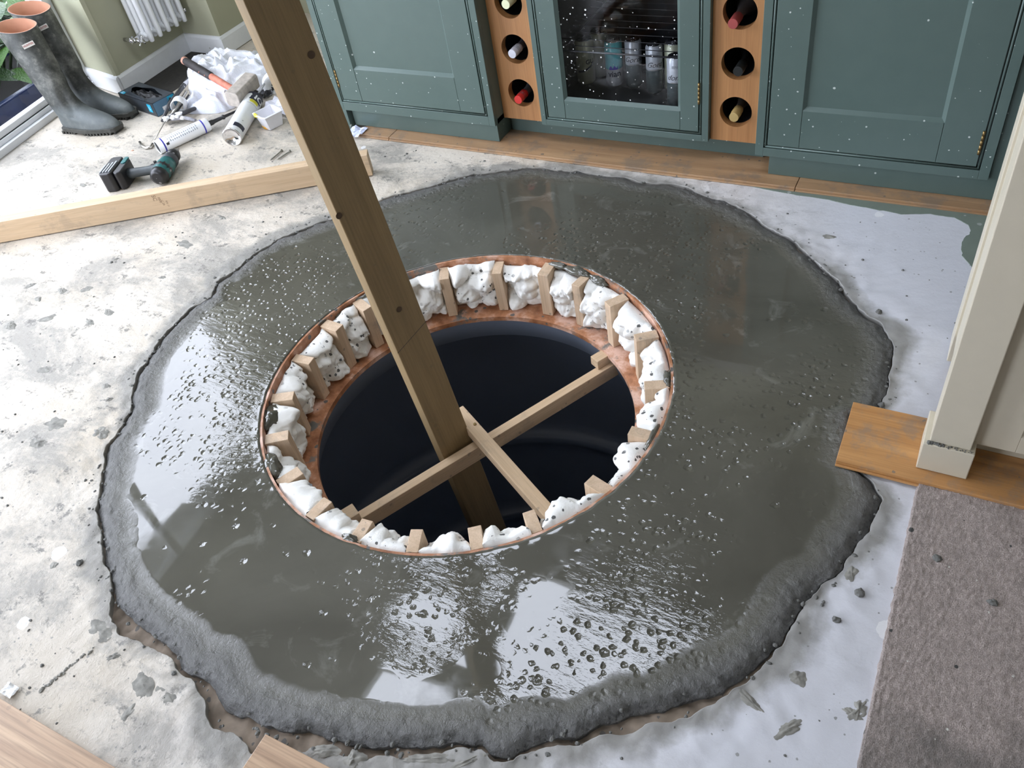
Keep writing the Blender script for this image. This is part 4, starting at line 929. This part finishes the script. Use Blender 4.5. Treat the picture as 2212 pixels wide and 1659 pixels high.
hole = [(gl * (.5 + .40 * math.cos(q) * (1 + .1 * math.sin(3 * q))), gw * (.5 + .34 * math.sin(q) * (1 + .15 * math.sin(5 * q)))) for q in [2 * PI * k / 26 for k in range(26)]]
o = plate('top_panel', [(0, 0), (gl, 0), (gl, gw), (0, gw)], [hole], gh - .0015, gh, M_card); o.parent = gb
mb = MB(); mb.grid(lambda u, v: V((gl * (.15 + .7 * u), gw * (.2 + .6 * v), gh * .75 + .016 * fbm(V((u * 6, v * 4, 0)), 3))), 22, 16); obj('gloves', mb, M_pure_black, gb, world=False)
mb = MB().add([V((gl * .12, gw * .15, gh)), V((gl * .75, gw * .02, gh)), V((gl * .8, gw * .02, gh + .012)), V((gl * .25, gw * .12, gh + .022))], [(0, 1, 2, 3)]); obj('torn_flap', mb, M_card, gb, world=False)
for (mm, w_, h_) in ((Matrix.Translation((gl * .86, -.0006, gh * .55)) @ Matrix.Rotation(PI / 2, 4, 'X'), .030, .036), (Matrix.Translation((gl + .0006, gw * .80, gh * .72)) @ Matrix.Rotation(PI / 2, 4, 'Z') @ Matrix.Rotation(PI / 2, 4, 'X'), .034, .030), (Matrix.Translation((gl * .10, gw * .1, gh + .0006)), .034, .018)):
    obj('size_patch', MB().box((-w_ / 2, -h_ / 2, 0), (w_ / 2, h_ / 2, .0005), mm), M_cyan, gb, world=False)
    tm = text_mb('L', .022, bold=.0006); obj('size_letter', MB().add([mm @ (v + V((0, 0, .001))) for v in tm.v], tm.f), M_white_pl, gb, world=False)
mm = Matrix.Translation((gl + .0006, gw * .45, gh * .36)) @ Matrix.Rotation(PI / 2, 4, 'Z') @ Matrix.Rotation(PI / 2, 4, 'X'); obj('sticker', MB().box((-.014, -.008, 0), (.014, .008, .0006), mm), M_white_pl, gb, world=False)

# ------------------------------------------------------------------ sealant cartridge
rc = .028; q0 = at(340, 319, rc); q1 = at(450, 268, rc); Mc = frame(q0, q1 - q0); Lc = (q1 - q0).length
sx = Matrix.Rotation(PI / 2, 4, 'Y')
ca = empty('sealant_cartridge', q0, label='white sealant cartridge with blue bands and black nozzle', cat='cartridge', mat=Mc)
lat = lambda pr, seg=32: MB().lathe(pr, sx, seg)
obj('tube', lat([(rc * .93, .004), (rc * .93, .0), (rc, .0), (rc, Lc - .006), (rc * .9, Lc), (.012, Lc + .002), (0, Lc + .002)]), M_white_pl, ca, world=False)
obj('plunger', lat([(0, .006), (rc * .93, .006)]), M_black, ca, world=False)
for z in (.022, Lc - .030): obj('band', lat([(rc + .0004, z), (rc + .0004, z + .006)]), M_blueband, ca, world=False)
obj('nozzle', MB().lathe([(.011, Lc), (.011, Lc + .02), (.0085, Lc + .025), (.007, Lc + .065), (.0095, Lc + .067), (.0095, Lc + .075), (.0065, Lc + .077), (.0045, Lc + .135), (0, Lc + .135)], sx, 16), M_black, ca, world=False)
mb = MB(); rnd = random.Random(4)
for k in range(15):
    x = .045 + k * (Lc - .095) / 15
    for j in range(3): a0 = -1.5 + j * .42 + rnd.uniform(0, .05); a1 = a0 + rnd.uniform(.18, .34); mb.grid(lambda u, v, x=x, a0=a0, a1=a1: V((x + v * .0045, (rc + .0004) * math.sin(a0 + (a1 - a0) * u + .3) * 1.0, (rc + .0004) * math.cos(a0 + (a1 - a0) * u + .3))), 5, 2)
obj('label_print', mb, M_grey_text, ca, world=False)
mb = MB(); mb.grid(lambda u, v: V((.034 + v * .012, (rc + .0005) * math.sin(-1.45 + u * .35), (rc + .0005) * math.cos(-1.45 + u * .35))), 6, 2); obj('label_mark', mb, M_ink, ca, world=False)

# ------------------------------------------------------------------ foam can
rf = .038; q0 = at(501, 296, rf); q1 = at(551, 212, rf); Mc = frame(q0, q1 - q0); Lf = (q1 - q0).length
fc = empty('foam_can', q0, label='white expanding foam can lettered NO with yellow print', cat='aerosol can', mat=Mc)
lf = lambda pr, seg=36: MB().lathe(pr, sx, seg)
obj('body', lf([(rf * .97, 0), (rf, .003), (rf, Lf - .02), (rf * .94, Lf - .012)]), M_white_pl, fc, world=False)
obj('base', lf([(0, .014), (rf * .5, .011), (rf * .88, .003), (rf * .92, -.001), (rf * 1.01, -.001), (rf * 1.01, .003)]), M_chrome, fc, world=False)
obj('dome', lf([(rf * 1.0, Lf - .014), (rf * .9, Lf - .008), (rf * .5, Lf + .006), (.016, Lf + .008)]), M_white_pl, fc, world=False)
obj('valve_collar', lf([(.026, Lf - .004), (.026, Lf + .022), (.018, Lf + .024), (0, Lf + .024)]), M_pure_black, fc, world=False)
obj('straw', MB().tube([(Lf + .005, -.022, .02), (Lf + .055, -.040, .034)], .004, 8), plain('clear_straw', (.6, .62, .66), .2), fc, world=False)
def arc_patch(x0, x1, a0, a1, r, m, par, n=14, nm='label_band'): # angle 0 is the top, positive towards +y
    mb = MB(); mb.grid(lambda u, v: V((x0 + (x1 - x0) * v, r * math.sin(a0 + (a1 - a0) * u), r * math.cos(a0 + (a1 - a0) * u))), n, 2); o = obj(nm, mb, m, par, world=False); return o
# seen from the camera the label centre is on the -y flank
arc_patch(Lf - .030, Lf - .016, -1.9, .9, rf + .0004, M_navy, fc, 30); arc_patch(.028, .056, -1.55, -.25, rf + .0004, M_navy, fc, 20)
arc_patch(.03, Lf - .03, .55, .75, rf + .0004, M_grey_text, fc, 6)
arc_patch(Lf - .078, Lf - .03, -1.75, -.25, rf + .0004, M_navy, fc, 20)
def bend_text(txt, size, x, ac, r, m, par, rotq=0, bold=0):
    tm = text_mb(txt, size, bold=bold); mb = MB()
    # text runs round the can; text up is towards the nozzle (+x)
    mb.add([V((x + v.y, -r * math.sin(ac - v.x / r) * -1, r * math.cos(ac - v.x / r))) for v in tm.v], tm.f); mb.v = [V((q.x, q.y, q.z)) for q in mb.v]; obj('lettering', mb, m, par, world=False)
def ring_text(txt, size, x, ac, r, m, par, bold=0):
    tm = text_mb(txt, size, bold=bold); mb = MB(); mb.add([V((x + v.y, r * math.sin(ac - v.x / r), r * math.cos(ac - v.x / r))) for v in tm.v], tm.f); obj('lettering', mb, m, par, world=False)
ring_text('NO', .044, Lf - .052, -1.0, rf + .0009, M_white_pl, fc, bold=.0012)
arc_patch(Lf - .098, Lf - .078, -1.45, -.45, rf + .0006, M_yellow, fc, 14); ring_text('NONSENSE', .0095, Lf - .088, -.95, rf + .0011, M_ink, fc); ring_text('EXPANDING FOAM', .006, Lf - .110, -.95, rf + .0009, M_ink, fc)
ring_text('x', .012, .085, -.9, rf + .0009, M_navy, fc)

# ------------------------------------------------------------------ tub and plastic
tb = empty('plastic_tub', at(574, 279, 0), -.35, 'translucent white plastic tub with yellow orange foam stains', 'tub')
def frust(z0, z1, a0, b0, a1, b1): 
    return [V((x * a, y * b, z)) for z, a, b in ((z0, a0, b0), (z1, a1, b1)) for x, y in ((-1, -1), (-.6, -1.15), (.6, -1.15), (1, -1), (1, 1), (.6, 1.15), (-.6, 1.15), (-1, 1))]
Mr = Matrix.Translation((0, .035, .0)) 
mb = MB(); vs = [Mr @ q for q in frust(.002, .062, .034, .030, .045, .041)] + [Mr @ q for q in frust(.062, .064, .050, .046, .043, .039)] + [Mr @ q for q in frust(.062, .006, .043, .039, .032, .028)][8:]
n8 = 8; fs = [(l * n8 + k, l * n8 + (k + 1) % n8, (l + 1) * n8 + (k + 1) % n8, (l + 1) * n8 + k) for l in range(4) for k in range(8)] + [tuple(range(7, -1, -1)), tuple(32 + k for k in range(8))]
mb.add(vs, fs); obj('body', mb, plain('frosted_plastic', (.80, .80, .84), .35, nz=.03), tb, world=False)
obj('foam_stain', blob(MB(), (-.004, .004, .006), .026, .008, .006, 3), M_orange, tb, world=False); obj('foam_stain', blob(MB(), (-.02, -.012, .060), .014, .006, .009, 5), M_yellow, tb, world=False)
mb = MB(); p0 = at(610, 232, .015); mb.grid(lambda u, v: p0 + V(((u - .5) * .16, (v - .5) * .11, .018 * fbm(V((u * 3, v * 3, 2)), 3) + .012)), 16, 12, smooth=False); obj('plastic_wrapper', mb, plain('film_plastic', (.80, .80, .88), .3), label='crumpled clear white plastic wrapper next to the tub', cat='wrapper')
mb = MB(); p0 = at(770, 288, .010); mb.grid(lambda u, v: p0 + V(((u - .5) * .07, (v - .5) * .07, .008 * fbm(V((u * 3, v * 3, 5)), 3) + .008)), 12, 12, smooth=False); obj('paper_scrap', mb, plain('pale_blue_paper', (.62, .66, .82), .7), label='pale blue paper scrap at the cabinet leg', cat='scrap')
mb = MB(); p0 = at(22, 1492, .004); mb.grid(lambda u, v: p0 + V(((u - .5) * .035, (v - .5) * .025, .004 * fbm(V((u * 3, v * 3, 5)), 3) + .003)), 10, 10, smooth=False); obj('paper_scrap', mb, plain('white_paper', (.8, .8, .78), .7), label='small torn white paper scrap at the bottom left', cat='scrap')
# screws
for k, (a, b, lb) in enumerate((((583, 347), (609, 325), 'long steel screw on the floor, left one of two'), ((598, 346), (627, 326), 'long steel screw on the floor, right one of two'))):
    A_ = at(*a, .004); B_ = at(*b, .004); e = empty('screw', A_, label=lb, cat='screw', group='two screws by the floor timber', mat=frame(A_, B_ - A_)); Ls = (B_ - A_).length
    obj('shank', MB().lathe([(0, 0), (.0026, .01), (.0026, Ls - .008)], sx, 8), M_steel, e, world=False); obj('head', MB().lathe([(.0026, Ls - .008), (.006, Ls), (0, Ls)], sx, 10), M_steel, e, world=False)
# hooked wire
pth = [at(302, 307, .006), at(306, 315, .006), at(315, 320, .006), at(325, 319, .006), at(330, 311, .006), at(343, 290, .008), at(357, 266, .012)]
mb = MB().tube(pth[:5], .006, 8); obj('hook_wire', mb, M_steel, label='bent bright metal hook end by the cartridge', cat='hook')
mb = MB().tube([at(334, 302, .02), at(357, 262, .03)], .002, 8); obj('thin_rod', mb, M_steel, label='thin steel rod leaning from the messy gun to cartridge', cat='rod')
obj('orange_chip', blob(MB(), at(286, 325, .001), .007, .005, .0015, 2, nu=12, nv=6), M_ply, label='tiny orange brown chip on the bright floor', cat='chip')

# ------------------------------------------------------------------ towels
def towel_mat(nm, a, b): 
    t = NT(nm); n = t.noise(90, 4, .7); c = t.mix(t.step(t.noise(7, 5, .6), .35, .65), a, b); return t.out(c, .95, nrm=t.bump(n, .7, .004), spec=.1)
def towel(name, px, py, sx_, sy_, h, seed, m, rz, lab):
    c = at(px, py, 0); mb = MB(); nu, nv = 110, 46; ph = V((seed * 5.1, seed * 2.3, 0)); R_ = Matrix.Rotation(rz, 3, 'Z')
    def f(u, v):
        a = 2 * PI * u; rr = v; ed = 1 + .16 * noise.noise(V((math.cos(a) * 1.6, math.sin(a) * 1.6, seed))) + .07 * noise.noise(V((math.cos(a) * 5, math.sin(a) * 5, seed)))
        x = math.cos(a) * rr * sx_ * ed; y = math.sin(a) * rr * sy_ * ed; q = V((x, y, 0)) * 9 + ph
        wq = q + V((noise.noise(q * .7), noise.noise(q * .7 + V((7, 7, 0))), 0)) * 1.5
        rid = 1 - abs(noise.noise(wq * .9)) * 2.2; rid2 = 1 - abs(noise.noise(wq * 2.1 + V((4, 1, 0)))) * 2.2
        env = (1 - rr ** 3.2) ** .5 if rr < 1 else 0
        z = h * env * (.50 + .36 * noise.noise(q * .35) + .34 * rid + .16 * rid2)
        return c + R_ @ V((x, y, 0)) + V((0, 0, max(.001, z)))
    mb.grid(f, nu, nv, wrap=True); return obj(name, mb, m, label=lab, cat='towel')
towel('crumpled_towel', 515, 178, .24, .17, .15, 3, towel_mat('white_towelling', (.72, .74, .80), (.88, .88, .90)), .3, 'large crumpled white towel heaped against the skirting')
towel('crumpled_towel', 462, 222, .155, .105, .075, 8, towel_mat('grey_towelling', (.62, .65, .73), (.82, .83, .87)), .1, 'smaller crumpled grey white towel in front under the hammer')
# hammer
hA = at(397, 130, .13); hB = at(517, 201, .085); Hd = (hB - hA).normalized(); hm = empty('club_hammer', hB, label='club hammer with worn orange and black handle on the towels', cat='hammer')
L_ = (hB - hA).length
M_hand = NT('orange_black_handle'); t = M_hand; sx2 = t.sep()[0]
Mh = frame(hA, Hd); hm.matrix_basis = Mh
M_or = plain('worn_orange_rubber', (.52, .17, .11), .6, nz=.3, sc_=40); M_bk = plain('worn_black_grip', (.035, .03, .03), .65, nz=.4, sc_=30, spk=(40, .5, .4, (.45, .20, .13)))
obj('butt', MB().lathe([(0, -.004), (.012, -.003), (.018, .004), (.018, .012), (.015, .016)], sx, 18), plain('pink_butt', (.62, .33, .24), .6), hm, world=False)
obj('grip', MB().lathe([(.015, .014), (.0175, .03), (.019, .08), (.018, L_ * .50), (.015, L_ * .52)], sx, 18), M_bk, hm, world=False)
obj('shaft', MB().lathe([(.014, L_ * .5), (.0155, L_ * .56), (.0145, L_ * .9), (.014, L_ + .01)], sx, 18), M_or, hm, world=False)
h0 = at(502, 216, .080); h1 = at(545, 172, .090); Mk = frame((h0 + h1) / 2, h1 - h0, V((.2, -.3, 1))); Lh = (h1 - h0).length
def octo(s_, c_=.3): return [(s_, s_ * c_ * 2), (s_ * c_ * 2, s_), (-s_ * c_ * 2, s_), (-s_, s_ * c_ * 2), (-s_, -s_ * c_ * 2), (-s_ * c_ * 2, -s_), (s_ * c_ * 2, -s_), (s_, -s_ * c_ * 2)]
mb = MB().prism(octo(.032, .38), -Lh / 2, Lh / 2, Mk @ Matrix.Rotation(PI / 2, 4, 'Y')); obj('head', mb, M_dirtysteel, hm, bevel=.003)
# black bag bits and white round thing behind the post
obj('white_roll', MB().lathe([(.018, 0), (.018, .05), (.050, .05), (.052, .045), (.052, .005), (.050, 0), (.018, 0)], frame(at(592, 178, .03), V((0, 0, 1)), V((.6, -.6, .4))), 36), M_white_pl, label='white roll half hidden by the post beside the towels', cat='roll')
mb = MB(); p0 = at(577, 188, .004); mb.grid(lambda u, v: p0 + V(((u - .5) * .16, (v - .5) * .22, .030 * max(0, fbm(V((u * 4, v * 4, 9)), 3)) + .006)), 24, 24); obj('black_plastic_bag', mb, plain('black_film', (.015, .015, .018), .25, spk=(60, .4, .5, (.6, .6, .62))), label='crumpled black plastic bag beyond the foam can', cat='bag')

# ------------------------------------------------------------------ messy foam gun
gn_ = empty('applicator_gun', at(385, 235, .02), label='foam caked black and white applicator gun beside the glove box', cat='gun')
M_caked = plain('caked_black_white', (.05, .05, .055), .4, nz=.4, sc_=40, spk=(26, .75, .75, (.80, .80, .82)))
a = at(371, 246, .03); b = at(412, 168, .05); mb = MB().tube([at(350, 262, .02), at(366, 225, .045), at(385, 200, .055), at(410, 168, .05)], [.006, .009, .010, .011], 10); obj('frame', mb, M_caked, gn_)
mb = MB().lathe([(.030, 0), (.032, .002), (.032, .045), (.030, .047)], frame(at(384, 232, .045), V((0, 0, 1)), at(402, 195, .05) - at(384, 232, .045)), 28); obj('end_ring', mb, M_white_pl, gn_)
mb = MB().tube([at(372, 247, .03), at(402, 198, .05)], [.006, .006], 10); obj('push_rod', mb, M_steel, gn_)
mb = MB().tube([at(360, 258, .022), at(378, 249, .03), at(400, 243, .03), at(430, 230, .02)], [.013, .015, .013, .011], 10, flat=.7); obj('handle', mb, M_caked, gn_)
mb = MB().tube([at(352, 258, .018), at(375, 256, .018), at(398, 254, .016), at(422, 260, .010)], [.010, .012, .010, .008], 10, flat=.7); obj('trigger', mb, plain('caked_trigger', (.45, .45, .50), .45, nz=.4, sc_=45, spk=(34, .6, .6, (.04, .04, .05))), gn_)
mb = MB()
rnd = random.Random(9)
for k in range(10): blob(mb, at(356 + k * 4.2 + rnd.uniform(-3, 3), 256 - k * .6 + rnd.uniform(-5, 5), .03), .012, .010, .007, k, nu=12, nv=7)
obj('foam_lumps', mb, M_white_pl, gn_)
mb = MB().tube([at(352, 262, .01), at(368, 212, .05)], .005, 8).tube([at(376, 250, .02), at(408, 205, .045)], .004, 8); obj('side_bars', mb, M_black, gn_)

# ------------------------------------------------------------------ drill
d0 = at(262, 377, .035); d1 = at(352, 368, .035); dv = (d1 - d0); dv.z = 0
dr_ = empty('cordless_drill', V((d0.x, d0.y, 0)), math.atan2(dv.y, dv.x), 'black and teal cordless drill lying on its side', 'drill')
HL = dv.length; T = lambda x, y, z, rz=0: Matrix.Translation((x, y, z)) @ Matrix.Rotation(rz, 4, 'Z')
def rbox(sx_, sy_, sz_, M, b=.25):
    s_ = min(sx_, sy_) * b; lp = [(sx_ / 2 - s_, -sy_ / 2), (sx_ / 2, -sy_ / 2 + s_), (sx_ / 2, sy_ / 2 - s_), (sx_ / 2 - s_, sy_ / 2), (-sx_ / 2 + s_, sy_ / 2), (-sx_ / 2, sy_ / 2 - s_), (-sx_ / 2, -sy_ / 2 + s_), (-sx_ / 2 + s_, -sy_ / 2)]
    return MB().prism(lp, -sz_ / 2, sz_ / 2, M)
obj('battery', rbox(.052, .135, .078, T(-.022, -.002, .040), .18), M_black, dr_, world=False, bevel=.004)
mb = MB()
for k in range(4): mb.box((-.045 + k * .012, -.055, .0795), (-.040 + k * .012, .0 + k * .008, .0825), T(0, 0, 0))
obj('battery_ribs', mb, M_grey_text, dr_, world=False)
obj('foot', rbox(.034, .118, .072, T(.020, -.002, .038), .35), M_black, dr_, world=False, bevel=.006)
obj('foot_trim', rbox(.020, .050, .006, T(.020, .035, .0745), .3), M_teal, dr_, world=False, bevel=.002)
obj('handle', MB().tube([(.03, .0, .036), (.06, .0, .037), (.11, .004, .038), (HL - .03, .010, .038), (HL, .014, .038)], [.026, .021, .0195, .022, .028], 18, flat=.85), plain('drill_grip', (.045, .055, .06), .5, nz=.3, sc_=30), dr_, world=False)
na = math.radians(98) ; nd = V((math.cos(na), math.sin(na), 0)); nd2 = at(386, 334, .03) - at(352, 378, .035); ra_ = Matrix.Rotation(-math.atan2(dv.y, dv.x), 3, 'Z') @ nd2; ra_.z = 0; nd = ra_.normalized()
c0 = V((HL + .004, -.006, .038)); ax_ = lambda s_: c0 + nd * s_
obj('motor_body', MB().tube([ax_(-.050), ax_(-.046), ax_(-.02), ax_(.03), ax_(.055)], [.022, .031, .035, .035, .031], 20), M_teal, dr_, world=False)
obj('motor_overmould', MB().tube([ax_(-.058), ax_(-.054), ax_(-.030), ax_(-.028)], [.020, .030, .0365, .034], 12).tube([ax_(-.02), ax_(.0), ax_(.02)], [.034, .0368, .034], 12), M_black, dr_, world=False)
obj('torque_collar', MB().tube([ax_(.055), ax_(.058), ax_(.084), ax_(.086)], [.029, .0325, .031, .026], 24), plain('collar_grey', (.05, .055, .065), .5, spk=(90, .5, .6, (.7, .7, .7))), dr_, world=False)
obj('chuck', MB().tube([ax_(.086), ax_(.088), ax_(.118), ax_(.136), ax_(.138)], [.022, .027, .026, .016, .010], 20), M_black, dr_, world=False)
obj('bit', MB().tube([ax_(.136), ax_(.150), ax_(.151), ax_(.168), ax_(.172)], [.009, .009, .004, .004, .0015], 8), M_steel, dr_, world=False)
obj('trigger', rbox(.030, .016, .022, T(HL - .045, .030, .038), .3), M_black, dr_, world=False, bevel=.003)
obj('direction_switch', rbox(.012, .010, .058, T(HL - .028, .020, .038), .3), M_black, dr_, world=False)
